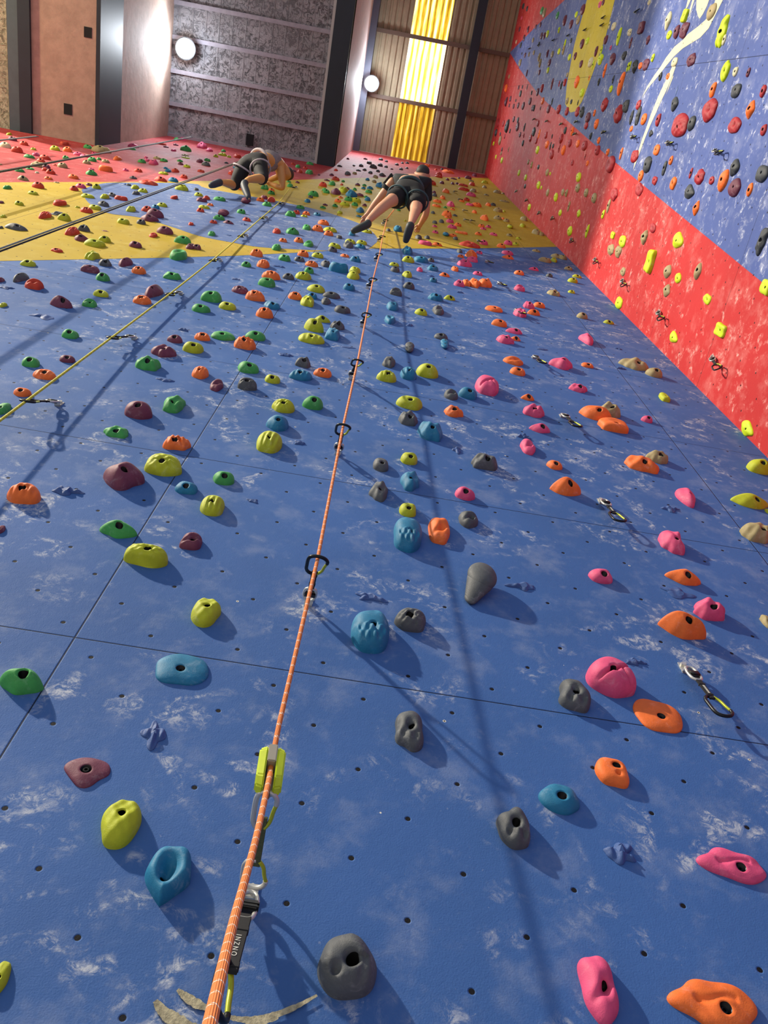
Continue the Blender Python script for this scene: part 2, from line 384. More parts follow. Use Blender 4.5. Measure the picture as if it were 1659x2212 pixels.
# ------------------------------------------------------------------ lamps
M_lens = emit('lamp_lens', (235, 244, 255), 60.0)
M_black = simple('black_metal', (18, 19, 21), .5)
def flood(u, v, z, size, label, watts):
    p = Wz(u, v, z); p[0] += .03 if u > 600 else .0
    root = link('flood_light', None, label=label, cat='lamp', group='flood lights under the roof'); root.location = p
    bm = bmesh.new(); bmesh.ops.create_cone(bm, cap_ends=True, segments=24, radius1=size*1.15, radius2=size*.6, depth=.14, matrix=Matrix.Translation((0, 0, .075)))
    link('lamp_housing', bm_mesh(bm, 'lamp_housing'), M_black, parent=root)
    bm = bmesh.new(); bmesh.ops.create_cone(bm, cap_ends=True, segments=24, radius1=size, radius2=size, depth=.02, matrix=Matrix.Translation((0, 0, -.005)))
    link('lamp_lens', bm_mesh(bm, 'lamp_lens'), M_lens, parent=root)
    L = bpy.data.lights.new('flood_light_glow', 'SPOT'); L.energy = watts; L.color = (.86, .93, 1); L.shadow_soft_size = .12; L.spot_size = math.radians(165); L.spot_blend = .6
    lo = bpy.data.objects.new('flood_light_glow', L); COL.objects.link(lo); lo.location = (p[0], p[1], p[2]-.06)
    L = bpy.data.lights.new('flood_light_spill', 'POINT'); L.energy = watts*.11; L.color = (.80, .88, 1); L.shadow_soft_size = .13
    lo = bpy.data.objects.new('flood_light_spill', L); COL.objects.link(lo); lo.location = (p[0]+.05, p[1], p[2]-.30)
    return p
L1 = flood(400, 105, 17.0, .165, 'glaring white flood light beside the rough block ceiling panel', LAMP1)
L2 = flood(800, 180, 22.9, .165, 'glaring white flood light between the dark beam and yellow skylight', LAMP2)
bm = bmesh.new(); add_box(bm, L1[0]-.25, L1[0]+.02, L1[1]-.02, L1[1]+.02, L1[2]+.1, L1[2]+.14); link('lamp_bracket', bm_mesh(bm, 'b'), M_black, parent=bpy.data.objects['trim_5'], kind='structure')
bm = bmesh.new(); add_box(bm, L2[0]-.2, L2[0]+.02, L2[1]-.02, L2[1]+.02, L2[2]+.1, L2[2]+.14); link('lamp_bracket', bm_mesh(bm, 'b'), M_black, parent=bpy.data.objects['wall_left'], kind='structure')
# key flood lamp far across the hall, out of the picture on the left
K = bpy.data.lights.new('hall_flood', 'POINT'); K.energy = KEY; K.color = (1, .90, .76); K.shadow_soft_size = .22
ko = bpy.data.objects.new('hall_flood', K); COL.objects.link(ko); ko.location = KEYPOS
K2 = bpy.data.lights.new('warm_flood', 'POINT'); K2.energy = WARM; K2.color = (1, .80, .42); K2.shadow_soft_size = .2
k2 = bpy.data.objects.new('warm_flood', K2); COL.objects.link(k2); k2.location = (-9.5, -4.5, 13.2)
W = bpy.data.worlds.new('hall_daylight'); S.world = W; W.use_nodes = True
W.node_tree.nodes['Background'].inputs[0].default_value = (.86, .93, 1, 1); W.node_tree.nodes['Background'].inputs[1].default_value = WORLD

HOLDS = """
@main 0 0 1
y 445 1321 62 58 t;g 47 1471 102 62 l;b 393 1447 115 68 d;p 188 1666 102 62 f;y 263 1775 86 102 t;b 361 1899 104 132 W;y -2 2117 52 98 d
k 748 2090 132 142 E;k 884 1583 63 84 e;b 799 1369 85 90 u;k 886 1340 69 52 c;k 1032 1267 82 81 B;k 1110 1795 74 84 e;b 1208 1727 86 66 d
o 1321 1671 72 60 x2;k 1240 1508 67 70 e;m 1317 1466 103 84 v;o 1421 1547 110 70 d;o 1472 1352 102 66 l -14;m 1531 1319 70 48 k;m 1297 1245 51 34 d;o 1476 1248 77 39 l -10
t 1655 1344 29 45 k;m 1582 1871 136 72 K;m 1292 2136 85 148 h;o 1545 2172 173 116 K
n 333 1587 46 55 n;n 1338 1840 65 50 n;n 1370 1428 38 20 n;n 800 1288 50 24 n;n 1464 1281 66 24 n;n 1130 1265 50 22 n;n 1447 1098 36 16 n;n 546 1081 25 10 n;n 1131 940 28 18 n
@main 0 800 3
o 145 142 115 60 d;g 20 250 110 115 d;p 898 258 185 120 d;g 1125 222 140 112 k;g 757 402 155 75 k;o 1142 473 165 97 j;y 1058 615 250 145 c;p 797 682 275 180 f;o 160 800 220 140 r;g 1450 700 145 90 d;b 1207 763 145 85 d;y 1377 877 162 137 r;g 770 1032 245 122 l;y 948 1205 275 145 s;p 1240 1110 145 115 h;p 4 1035 65 115 d;k 1600 92 130 85 v;p 1405 97 90 85 h;n 430 770 160 80 n
@main 553 800 3
y 107 58 100 60 d;b 290 32 150 75 r;y 178 232 150 92 c;g 367 212 135 92 d;b 140 343 140 105 d;y 85 465 170 145 r;n 285 463 75 40 n;k 808 613 105 90 d;y 990 572 110 85 d;b 997 718 125 125 k;k 797 785 120 125 k;y 983 905 112 95 d;b 980 1077 190 220 u;o 1185 1040 145 175 h;k 1375 968 130 110 h;k 985 315 120 95 k;b 1128 397 160 125 k;y 993 210 170 95 d;b 1372 150 125 80 d;k 1262 158 90 72 h;m 1493 102 150 130 v;o 1277 268 120 75 k;k 1477 595 165 112 k;m 1352 800 130 88 d;y 845 40 125 80 r;n 1300 510 60 50 n
@main 1106 800 3
m 427 117 112 58 k;o 100 177 90 45 l;m 137 265 135 85 k;o 540 280 225 118 l -20;t 627 262 155 98 k;o 655 363 187 85 x;m 873 318 75 48 d;y 985 180 65 62 x;m 180 377 145 67 l;m 100 497 100 125 h;o 275 615 105 62 d;o 345 757 215 125 l;o 838 610 215 112 k;t 942 565 137 87 k;m 1125 822 145 130 f;y 1595 625 160 110 d;y 1540 850 260 110 l;y 1655 915 40 40 d;t 1580 1055 205 135 k;m 1030 1115 172 152 k
@main 0 650 4
p 533 12 205 110 l;g 775 20 124 76 h;g 607 288 150 82 d;g 267 530 165 90 d;o 387 637 200 92 r;p 583 502 137 70 d;p 1512 330 130 75 d;p 1415 437 210 105 k;g 1275 545 210 120 k;n 375 130 200 55 n;n 1430 680 120 45 n;n 1585 240 90 45 n
@main 415 650 4
g 75 65 155 80 d;y 305 45 150 75 d;o 627 105 150 98 r;b 690 40 150 70 k;o 90 310 140 75 r;g 268 303 210 85 d;g 548 303 175 88 d;o 452 367 190 115 j;y 8 404 176 104 d;y 1050 212 190 135 l -28;y 1125 160 145 65 l;y 1030 327 230 98 r;k 1255 215 120 80 k;b 1213 290 130 130 k;k 1295 75 135 75 d;n 800 460 110 45 n;n 1340 400 90 25 n;g 485 577 190 105 d;o 72 620 148 110 r;k 958 533 140 95 k;o 1130 622 155 85 r;y 996 4 120 104 k
@main 830 650 4
b 72 45 108 85 d;y 318 98 112 62 d;k 465 83 100 85 h;o 945 70 155 62 d;m 1245 40 95 65 k;o 1337 37 105 55 d;m 1172 105 110 80 k;o 1288 100 110 60 l;b 48 165 95 110 w;o 993 192 130 72 d;m 1120 262 145 60 l;m 1040 335 145 80 k;o 1130 328 95 45 l;k 487 308 115 62 d;b 520 378 105 115 b;k 217 407 110 120 b;n 220 203 50 40 n;n 1365 415 90 30 n;o 1115 520 165 80 h;o 1152 610 140 78 d;m 1525 540 200 115 f;k 40 530 110 110 k;b 207 628 150 115 r;y 370 607 200 128 d
@main 1100 600 4
m 87 90 95 60 h;t 382 133 118 55 k;y 547 24 88 48 d;y 584 -12 88 36 l;y 537 122 62 32 d;t 628 330 95 58 d;y 857 385 100 42 l;m 668 530 132 105 f;o 673 757 110 50 d;t 1080 750 235 110 k;t 1250 822 145 88 d;n 950 775 70 35 n;n 945 610 60 25 n
@main 0 460 4
y 28 28 55 45 d;k 140 125 220 70 l;k 5 125 50 40 d;r 388 20 116 88 j;y 556 38 112 68 d;k 484 -4 92 60 n;r 627 160 130 85 j;k 727 135 105 60 k;p 700 218 130 65 f;y 903 228 110 60 d;y 820 262 180 75 d;y 797 370 125 95 k;p 910 155 60 18 n;y 1065 72 110 55 d;p 1290 45 150 70 f;k 1220 78 80 50 d;r 1325 193 70 50 h;p 1425 153 145 75 d;p 1172 275 115 62 d;g 1580 235 150 75 d;p 1645 290 80 55 k;g 1540 362 155 118 w;r 495 325 100 40 j;y 245 435 140 60 d;k 910 433 110 65 k;p 1083 425 130 90 f;p 780 488 160 72 s;o 1200 497 125 70 r;g 890 555 120 75 d;g 1485 545 150 70 k;k 178 557 145 100 f;r 297 617 160 95 h;p 0 580 80 60 k;y 873 697 135 65 d;p 1325 675 170 125 f;o 1228 753 160 82 r;y 28 796 72 72 d;n 50 640 110 40 n;r 1650 95 50 44 d
@main 415 460 4
p 268 0 132 76 b;g 232 42 100 50 d;g 424 -12 76 48 d;r 472 58 75 38 d;r 183 78 65 35 d;p 313 83 100 37 l;n 448 95 65 28 n;g 168 180 68 45 d;n 310 190 70 25 n;r 730 157 72 52 r;g 863 160 112 62 k;g 990 125 75 58 d;o 1085 135 100 62 r;o 1135 85 100 52 r;y 1190 147 115 50 d;o 1178 178 85 50 r;k 1270 208 50 58 d;o 785 237 72 40 d;o 920 237 80 50 r;g 1007 268 82 62 h;g 728 297 85 72 d;y 1230 285 110 55 d;k 1212 315 80 52 d;y 1365 248 95 48 d;k 1347 275 90 65 k;y 1465 257 95 48 d;b 1455 290 90 45 d;b 1380 180 60 55 d;y 1510 160 90 40 d;o 557 347 112 70 r;o 960 352 98 60 r;y 1085 367 105 52 r;k 925 400 92 48 d;o 1320 370 75 32 d;b 1410 400 95 55 k;g 797 390 105 60 k;o 615 440 110 75 r;g 467 445 85 50 d;n 760 460 85 32 n;o 1033 442 110 55 r;k 1153 440 85 60 k;b 1265 468 170 110 w;y 1405 495 92 65 d;y 1390 540 105 75 d;g 1010 497 88 58 d;o 683 540 160 82 r;g 645 600 145 90 d;k 830 550 105 58 d;y 960 545 140 75 r;n 380 568 75 28 n;p 415 665 150 72 r;g 165 722 185 108 d;o 543 717 170 98 r;y 1072 655 155 75 d;b 1355 640 105 68 d;o 888 718 118 72 r;b 1035 717 95 55 d;k 1205 712 145 65 d;k 1155 763 80 75 k;p 38 295 85 55 d
@main 830 460 4
b 200 325 95 75 k;m 352 260 120 52 w;o 455 272 95 40 l;r 735 275 170 62 k;m 858 257 75 48 d;m 1068 258 80 48 d;o 1010 285 80 42 d;y 1135 268 55 28 d;k 650 330 50 40 d;n 725 335 50 40 n;o 750 358 110 80 l;o 660 373 55 32 d;m 760 403 95 52 k;m 688 435 120 68 k;m 820 342 60 30 d;m 1063 345 100 45 d;o 1067 383 105 42 l;t 1312 328 75 28 d;t 1490 375 110 45 k;t 1540 385 80 45 k;t 1387 408 105 50 k;y 1465 407 60 45 h;t 1590 480 70 35 k;y 205 403 105 60 d;b 317 403 125 62 d;k 402 408 60 38 d;y 85 445 85 40 d;k 92 488 80 55 d;b 417 477 95 55 k;m 305 490 55 40 d;o 610 483 65 48 d;y 197 530 95 65 l;o 520 535 90 42 l;n 400 538 45 30 n;b 423 580 68 45 d;m 807 523 82 40 d;o 1163 518 88 45 d;m 1290 485 95 38 l;k 1425 540 60 35 d;m 645 610 92 60 k;o 705 605 80 70 k;o 775 607 105 80 k;o 865 607 120 82 k;k 210 630 100 65 d;k 100 683 112 72 h;n 655 680 60 30 n;b 443 730 118 70 k;y 565 735 105 50 l;n 1305 755 40 22 n;k 370 212 50 35 d;k 295 210 60 45 d
@main 830 320 4
o 370 150 50 25 d;r 445 185 25 25 d;o 550 205 110 40 k;r 470 225 60 35 d;r 470 245 70 30 d;k 497 180 25 20 d;p 725 255 65 35 d;p 778 232 45 35 d;r 410 300 75 45 d;p 497 297 42 35 d;p 545 270 35 25 d;p 600 265 60 20 d;p 645 258 25 20 d;p 590 305 35 25 d;p 628 305 30 30 d;r 680 320 90 32 d;r 757 310 55 38 d;k 752 283 50 14 d;y 868 295 62 32 d;t 865 335 40 40 d;r 685 355 95 38 d;t 768 365 55 40 d;m 750 402 85 42 d;t 882 405 45 20 d;t 975 378 65 35 k;t 1037 460 85 25 d;t 1048 395 25 55 d;o 530 370 60 55 k;k 435 405 45 40 d;p 430 380 35 30 d;o 503 427 50 35 d;o 458 458 75 35 d;o 450 498 75 30 d;m 572 485 70 55 k;o 670 455 50 28 d;r 710 443 55 35 d;m 738 488 70 32 d;o 795 490 90 45 d;o 897 487 50 48 d;k 940 487 50 30 d;g 525 512 35 20 d;o 590 528 40 22 d;k 420 557 38 40 d;o 540 568 90 58 k;o 548 597 60 25 d;k 610 582 45 22 d;o 778 550 45 38 d;t 980 535 80 45 k;y 1035 545 25 20 d;o 865 603 75 60 k;t 980 603 70 40 k;o 1025 607 25 25 d;t 1055 625 55 35 d;t 1205 610 65 48 d;y 1087 680 55 45 b;y 1195 668 55 45 d;k 435 640 45 35 d;m 435 675 45 22 d;k 493 632 50 35 d;m 565 630 70 40 k;m 583 680 80 40 k;o 635 662 65 35 d;o 838 672 58 35 d;m 855 697 55 25 d;m 898 678 48 28 d;t 1310 725 75 55 d;t 1355 742 55 38 d;m 440 725 55 30 d;b 530 745 55 50 b;o 590 755 75 35 d;o 667 733 105 30 x;o 812 740 62 32 d;m 943 745 70 32 d;t 1080 752 55 30 d;y 1160 780 52 25 d;k 615 780 45 40 d
b 115 697 80 60 k;k 35 708 40 30 d;y 180 625 20 45 d;y 275 718 40 20 d;g 125 535 35 20 d;k 18 112 30 22 d;k 108 140 35 28 d;k 155 128 28 20 d;k 198 128 35 20 d;k 15 160 35 25 d;p 65 180 25 22 d;k 60 228 30 28 d;k 145 180 35 30 d;k 195 172 28 25 d;k 5 238 20 30 d
@main 415 270 4
m 85 178 95 75 k;m 150 215 60 55 h;g 270 222 42 28 d;y 262 255 75 35 d;y 205 268 45 28 d;y 318 273 38 24 d;r 390 268 65 50 d;p 65 310 60 45 d;g 130 302 55 32 d;k 118 338 80 42 d;k 295 327 36 20 d;b 385 368 70 30 d;r 75 397 65 28 d;r 342 412 65 45 d;o 418 550 60 30 d;k 35 555 45 45 d;y 55 602 75 38 d;r 122 630 65 48 f;p 82 648 95 45 k;g 237 640 105 45 d;n 160 578 100 20 n;n 245 585 55 18 n;o 157 690 58 28 d;y 102 710 100 38 d;r 72 737 70 40 d;p 462 655 115 65 b;o 590 645 72 42 d;p 622 625 60 40 d;r 685 645 75 52 r;g 645 685 85 45 d;g 625 540 75 45 k;o 685 562 55 35 d;g 683 585 65 40 d;g 845 522 55 40 k;g 935 710 72 40 d;g 850 770 95 55 k;r 900 755 65 40 d;o 985 765 70 38 r;y 968 788 60 25 d;b 1080 772 65 35 d;b 995 655 55 38 d;g 1045 595 95 55 d;k 1022 620 45 28 d;g 1145 560 45 60 k;g 1160 575 60 40 d;r 1130 515 72 48 r;p 1240 575 90 62 f;y 1305 560 80 58 k;b 1375 595 95 65 k;g 1350 640 75 45 d;o 1260 655 62 36 d;o 1283 625 42 20 d;y 1320 683 85 40 d;g 1405 685 60 38 d;y 1415 650 95 50 d;p 1450 605 70 32 d;b 1515 640 55 55 d;g 1505 622 45 22 d;p 1490 693 42 26 d;g 1235 697 50 30 d;p 1150 690 45 20 d;g 1130 713 55 25 d;y 1275 755 45 52 k;b 1450 735 75 62 f;b 1445 790 60 22 d;r 870 335 38 24 d;g 913 357 48 34 d;r 978 370 42 25 d;r 930 400 50 50 k;g 1012 407 65 48 k;p 877 397 45 22 d;g 1018 333 65 32 d;p 1095 430 25 22 d;r 1243 388 35 30 d;p 1205 430 42 22 d;k 1345 418 55 55 d;t 1405 415 40 45 d;p 1165 478 55 20 d;r 1240 465 75 40 d;g 1210 505 60 45 k;g 1305 485 30 50 d;r 1292 513 28 25 d;p 1430 515 45 25 d;g 1488 520 38 22 d;b 1480 545 42 25 d;b 1535 545 60 30 d;g 1525 575 60 35 d;b 1515 470 38 26 d;b 1620 520 70 48 k;k 1275 355 45 20 d;k 1398 350 25 20 d;k 1460 350 42 30 d;k 1437 393 45 18 d;k 1490 387 38 22 d;k 1530 325 48 38 d;k 1565 360 68 40 d;k 1540 410 40 38 d;k 1605 398 35 22 d;k 1625 345 48 45 d;k 1630 295 40 30 d;p 1345 292 28 18 d;p 1497 293 35 18 d;t 1585 445 45 45 d;t 1572 485 40 30 d;k 1640 430 50 35 d;p 1340 548 45 22 d;g 1405 555 40 25 d;p 910 495 40 22 d;g 835 490 40 20 d
@main 0 270 4
y 80 78 52 38 d;p 110 120 80 45 d;w 48 175 105 55 d;r 208 160 80 42 d;r 148 213 110 62 d;y 290 208 52 26 d;m 310 252 68 55 d;g 252 272 100 38 d;r 390 280 100 48 d;r 355 310 80 45 d;y 478 202 90 48 d;r 555 157 80 60 w;o 582 212 88 50 d;g 570 282 65 35 d;g 760 188 75 42 d;t 870 212 155 68 k;m 812 245 45 25 d;m 672 250 85 35 d;m 735 268 95 32 d;g 750 265 70 25 d;g 797 298 80 45 d;g 855 293 45 28 d;t 750 322 75 38 d;t 912 313 72 35 d;o 1015 288 72 48 d;t 335 345 140 55 k;p 400 360 75 45 d;t 540 350 90 50 d;r 485 348 70 20 d;g 170 393 85 35 d;g 260 378 80 25 d;r 388 382 60 45 d;r 440 405 80 50 k;w 320 410 35 40 d;t 200 462 105 48 l;o 420 460 75 32 d;o 635 447 95 45 d;g 787 413 105 52 f;m 790 382 55 22 d;o 910 375 125 68 w;m 1087 388 55 28 d;r 1195 393 70 35 d;k 1150 455 65 30 f;r 1280 500 165 52 k;r 1390 470 115 50 l;b 1497 475 92 45 d;y 1412 417 88 32 d;b 1453 393 55 48 h;r 1515 392 68 38 f;b 1432 373 40 22 d;r 1588 445 68 38 d;y 1615 357 65 30 d;g 1225 313 72 38 d;m 1272 303 50 38 d;m 1325 323 88 48 k;g 1415 305 70 32 d;t 1357 285 70 28 d;m 1262 278 35 25 d;m 1153 180 90 40 k;g 1145 207 65 25 d;m 1500 217 48 40 d;g 1605 205 95 55 k;r 1390 160 95 35 d;p 1520 172 50 20 d;p 1435 190 50 20 d;g 1525 122 50 35 k;m 1580 122 55 30 d;t 1600 262 65 20 d;y 1605 283 75 22 d;g 1555 310 55 25 d;p 1560 335 50 25 d;t 8 340 25 65 d
g 62 538 75 48 d;r 330 522 108 60 d;t 490 497 50 15 d;y 285 588 90 38 d;m 697 528 95 45 d;r 638 548 85 48 f;p 770 515 60 28 d;y 832 532 82 50 f;r 515 672 115 105 w;y 165 677 80 42 d;p 12 668 50 45 d;y 757 615 125 45 d;y 905 618 82 55 d;r 1045 632 115 52 w;n 925 580 50 18 n;k 970 605 75 40 d;n 1085 508 50 30 n;k 1112 517 45 25 d;y 1167 537 70 45 d;y 1235 568 88 42 d;k 1175 588 65 42 k;r 1503 627 55 70 x;y 1570 543 115 60 k;k 893 683 95 52 k;y 822 712 115 50 d;r 748 737 112 55 r;y 1132 727 92 62 k;y 1400 692 90 42 d;r 1270 728 95 58 d;p 1340 765 150 85 d;b 1345 708 70 45 d;y 670 710 45 20 d
@right 1060 0 5.53
g 612 130 55 105 d;t 640 155 60 120 d;k 435 105 45 70 d;k 390 75 60 80 k;m 370 215 28 50 d;p 345 350 35 65 d;p 448 350 35 90 d;p 398 455 42 80 d;k 360 540 35 70 d;w 305 500 35 50 d;p 593 297 35 70 d;p 540 320 30 60 d;g 797 185 50 95 d;p 885 245 60 135 d;p 960 290 95 115 d;t 1045 240 60 110 d;y 1022 175 45 80 d;p 1100 115 75 140 d;m 1305 55 65 90 d;p 1345 30 60 80 d;y 815 360 35 80 d;y 678 405 45 90 d;p 605 430 45 85 d;p 640 430 40 90 d;t 505 480 40 65 d;k 575 530 35 65 d;k 960 485 35 65 d;p 1092 525 75 120 d;y 1155 490 65 95 d;y 885 535 45 130 d;t 870 600 50 120 d;y 815 615 55 80 d;t 735 650 90 85 d;p 680 640 40 100 d;p 410 660 42 65 d;k 372 640 35 35 d;t 515 630 38 65 d;t 458 650 25 60 d;t 580 685 45 105 d;t 590 755 45 110 d;t 350 750 70 95 d;o 330 815 18 55 d;p 700 750 45 90 d;y 940 685 45 85 d;p 1010 670 48 95 d;p 1080 765 50 95 d;w 1195 745 70 130 d;y 1225 775 35 120 d;p 1262 615 60 135 d;y 1310 710 75 135 k;y 1325 600 40 110 d;p 1375 475 60 115 d;y 1535 435 95 225 c;w 1470 315 80 110 d;w 1420 300 40 100 d;w 1655 385 50 90 d;y 683 840 38 80 d;p 580 865 38 70 d;p 433 875 32 85 d;t 915 895 45 65 d;p 735 1005 48 145 d;r 820 1000 30 80 d;k 845 1020 45 110 d;r 885 985 48 100 d;o 1030 980 70 140 j;o 1178 930 30 70 d;o 1365 845 70 170 d;p 1455 705 105 150 f;k 1595 665 65 115 k;o 1560 1000 130 300 d;k 1465 950 40 110 d;k 1293 980 45 100 d;y 1435 1065 50 90 d;y 1090 1110 60 110 d;y 1640 800 40 115 d;m 1435 570 28 60 d;o 182 1055 45 100 d;t 220 915 25 55 d;r 612 1055 50 110 d;p 560 1100 50 95 d;k 355 1120 45 80 d;k 438 1040 22 70 d;k 380 1040 20 45 d;p 335 1045 30 55 d;k 490 1110 25 60 d
@right 1360 0 5.548
w 235 30 65 70 d;p 145 335 85 155 x;w 465 250 110 230 f;y 668 190 90 170 x;p 655 365 125 200 k;p 565 385 90 175 d;t 985 140 130 205 d;y 1118 380 200 410 k;w 1135 480 70 140 d;y 475 420 80 110 d;p 222 480 60 120 f;p 15 515 60 140 d;y 280 695 52 105 d;p 740 720 150 165 k;p 195 775 95 145 d;o 130 790 55 90 d;k 65 795 85 165 k;y 5 790 40 120 d;w 540 745 95 120 d;o 460 915 50 80 d;k 370 920 55 110 d;y 1150 855 135 250 h;w 1270 860 75 130 h;p 1425 870 65 120 d;o 1000 1080 100 190 d;k 1278 1090 130 185 d;r 1602 1095 90 155 d;n 565 1085 28 110 n;w 15 390 40 90 d
@right 1060 200 5.53
p 235 75 42 75 d;k 300 95 25 40 d;p 185 110 45 120 d;p 273 165 35 65 d;p 222 155 25 50 d;p 328 155 40 75 d;p 388 160 60 100 d;p 470 105 60 95 d;p 500 185 70 80 d;k 518 185 35 80 d;o 620 100 50 90 d;k 735 110 30 90 d;k 595 190 20 50 d;p 692 195 75 110 d;r 812 200 90 120 d;r 910 225 60 105 d;t 915 100 60 85 d;k 963 110 38 65 d;k 1045 120 30 75 d;r 1035 230 80 120 d;k 1088 235 120 130 k;p 1160 300 115 130 d;r 1140 395 80 95 d;o 1240 245 40 85 d;o 1262 375 65 130 d;r 1360 145 100 155 k;k 1615 165 90 165 k;r 1525 260 120 230 k;r 85 365 55 110 d;r 150 370 40 80 d;k 195 405 65 165 d;k 230 460 25 60 d;p 275 320 40 75 d;k 325 330 40 75 d;p 320 410 60 110 d;k 405 415 38 110 d;k 62 480 40 90 d;k 115 495 25 50 d;r 165 525 30 60 d;t 110 575 45 110 d;k 515 470 80 105 k;o 580 495 45 120 d;r 565 370 50 80 d;p 350 505 40 70 d;r 395 515 25 60 d;r 475 545 60 90 d;r 545 575 48 80 d;k 385 605 35 80 d;r 660 510 52 90 d;k 735 525 25 60 d;k 890 455 45 90 d;o 975 465 50 110 d;k 1195 520 42 90 d;r 840 550 60 120 d;r 945 605 65 100 d;o 1040 610 60 95 d;o 1290 572 45 85 d;r 1120 635 75 130 d;r 1275 690 70 130 d;o 670 620 50 100 d;k 715 640 40 100 d;k 745 640 35 60 d;r 728 740 85 120 d;o 868 690 60 130 h;r 820 670 35 100 d;y 558 685 58 100 d;o 1398 712 48 90 d;o 1560 730 60 150 d;r 1435 860 145 200 w;o 1155 845 38 70 d;r 975 840 40 75 d;r 1130 770 25 75 d;y 35 610 42 55 d;p 135 680 25 55 d;t 125 725 35 55 d;y 62 770 40 55 d;y 133 810 55 80 d;t 215 680 25 70 d;t 450 830 30 65 d;t 490 865 35 85 d;k 570 890 35 65 d;y 337 960 45 80 d;y 417 1015 40 80 d;t 675 955 50 90 d;y 710 970 30 45 d;y 1050 1010 70 120 r;y 570 1105 60 100 d;y 605 1135 25 50 d;k 410 1120 40 60 d
@right 1360 200 5.548
r 108 150 70 125 d;k 105 285 105 245 k;k 25 300 80 180 k;o 172 320 80 140 d;r 345 330 80 160 d;k 255 490 65 85 f;o 20 435 45 75 d;k 540 140 105 185 f;r 960 210 195 270 h;r 605 395 210 290 c;k 745 370 110 190 d;o 1450 205 135 235 l;r 1260 395 160 205 h;r 1608 450 90 140 d;r 62 765 100 155 h;o 325 690 85 140 d;k 215 865 115 205 d;k 420 910 85 190 d;o 497 815 60 110 d;r 737 965 65 135 d;r 840 1015 125 185 k;r 985 1055 70 105 d;o 1125 1055 150 265 d;k 1262 900 135 220 f;k 1590 975 165 220 d;o 135 1000 75 135 d;r 302 1055 85 105 k;o 525 1090 90 165 h;n 235 1030 30 90 n
@right 0 0 1
p 1587 406 29 40 d;k 1489 415 23 32 f;o 1620 410 17 30 d;r 1381 410 18 27 h;t 1248 406 12 20 d;y 1656 621 24 32 x;y 1337 655 19 27 d;y 1614 926 37 37 f
@right 1060 400 5.53
t 680 90 50 90 d;y 777 145 70 105 d;t 862 85 55 85 d;t 905 95 45 95 d;t 1140 90 60 110 d;t 1235 155 70 125 d;r 1475 110 95 160 h;t 1410 250 65 170 d;y 1345 350 55 115 d;t 935 255 45 125 d;y 830 330 80 80 d;y 1052 340 90 95 f;y 460 265 48 90 d;y 945 550 70 120 d;y 1155 550 65 165 d;y 1462 600 50 85 x;y 1575 672 95 145 d;t 1435 770 145 140 k;t 1525 795 85 145 k;t 1580 1035 65 110 k
@right 1360 400 5.548
o 798 280 100 180 l;k 1590 670 185 335 k;y 580 665 140 205 f;r 280 515 85 120 h;t 178 625 95 180 k;y 255 915 145 280 x;t 455 1035 110 180 l;t 820 1035 120 215 l;y 583 1115 85 125 k;t 445 -955 2 2 z
@right 1360 600 5.548
t 445 155 100 165 l;y 932 257 128 130 h;y 1095 630 135 165 x;y 528 715 135 150 f
"""
# ------------------------------------------------------------------ climbing holds
PAL = {'g': ((66, 160, 80), 'green'), 'y': ((182, 190, 34), 'lime'), 'o': ((244, 118, 50), 'orange'), 'r': ((206, 66, 42), 'red'),
       'p': ((116, 56, 78), 'maroon'), 'k': ((84, 88, 92), 'grey'), 'b': ((30, 120, 160), 'teal'), 'm': ((224, 84, 128), 'pink'),
       't': ((164, 148, 104), 'beige'), 'w': ((214, 208, 170), 'cream'), 'n': ((62, 92, 150), 'wall-blue')}
PALR = {'y': ((204, 226, 8), 'neon-yellow'), 'r': ((168, 26, 38), 'crimson'), 'p': ((100, 34, 60), 'maroon'), 'k': ((52, 58, 64), 'grey'), 'o': ((255, 116, 30), 'orange')}
def hold_mat(name, col):
    mt, nt, b = newmat(name); g = N(nt)
    pos = nt.nodes.new('ShaderNodeNewGeometry').outputs['Position']
    c = lin(col)
    pale = tuple(x*0.78+0.18 for x in c[:3])+(1,); deep = tuple(x*0.80 for x in c[:3])+(1,)
    f = g.ramp(g.noise(pos, 14, 5, 0.7), 0.35, 0.68)
    cc = g.mix(f, deep, c)
    chalk = g.math('MULTIPLY', g.ramp(g.noise(pos, 22, 6, 0.75, .6), 0.52, 0.72), 0.55)
    cc = g.mix(chalk, cc, pale)
    g.put(b.inputs['Base Color'], cc)
    n = g.bump(g.noise(pos, 420, 2, .6), .5, .0008); n = g.bump(g.noise(pos, 70, 3, .6), .25, .003, n)
    g.put(b.inputs['Normal'], n)
    b.inputs['Roughness'].default_value = .62; b.inputs['Specular IOR Level'].default_value = .35
    return mt
HM = {k: hold_mat('hold_%s' % v[1].replace(' ', '_'), v[0]) for k, v in PAL.items()}
HMR = {k: hold_mat('side_hold_%s' % v[1].replace(' ', '_'), v[0]) for k, v in PALR.items()}
M_bolt_hole_shade = simple('bolt_steel_and_hole_shade', (40, 40, 42), .4, metal=.8)  # steel of the bolts; also darkens the hole walls in place of shade
M_grey_edge = HM['k']
KAP = {'d': .92, 'l': .64, 'r': .92, 'c': .92, 'k': .90, 'b': .9, 'w': .85, 'h': .9, 'f': .95, 's': .6, 'j': .85, 'x': .8, 'n': .6, 'E': 1.0, 'K': .75, 'W': 1.15, 'v': .75, 't': 1.15, 'e': 1.05, 'u': 1.1, 'B': .9, 'x2': 1.05, 'z': 1}
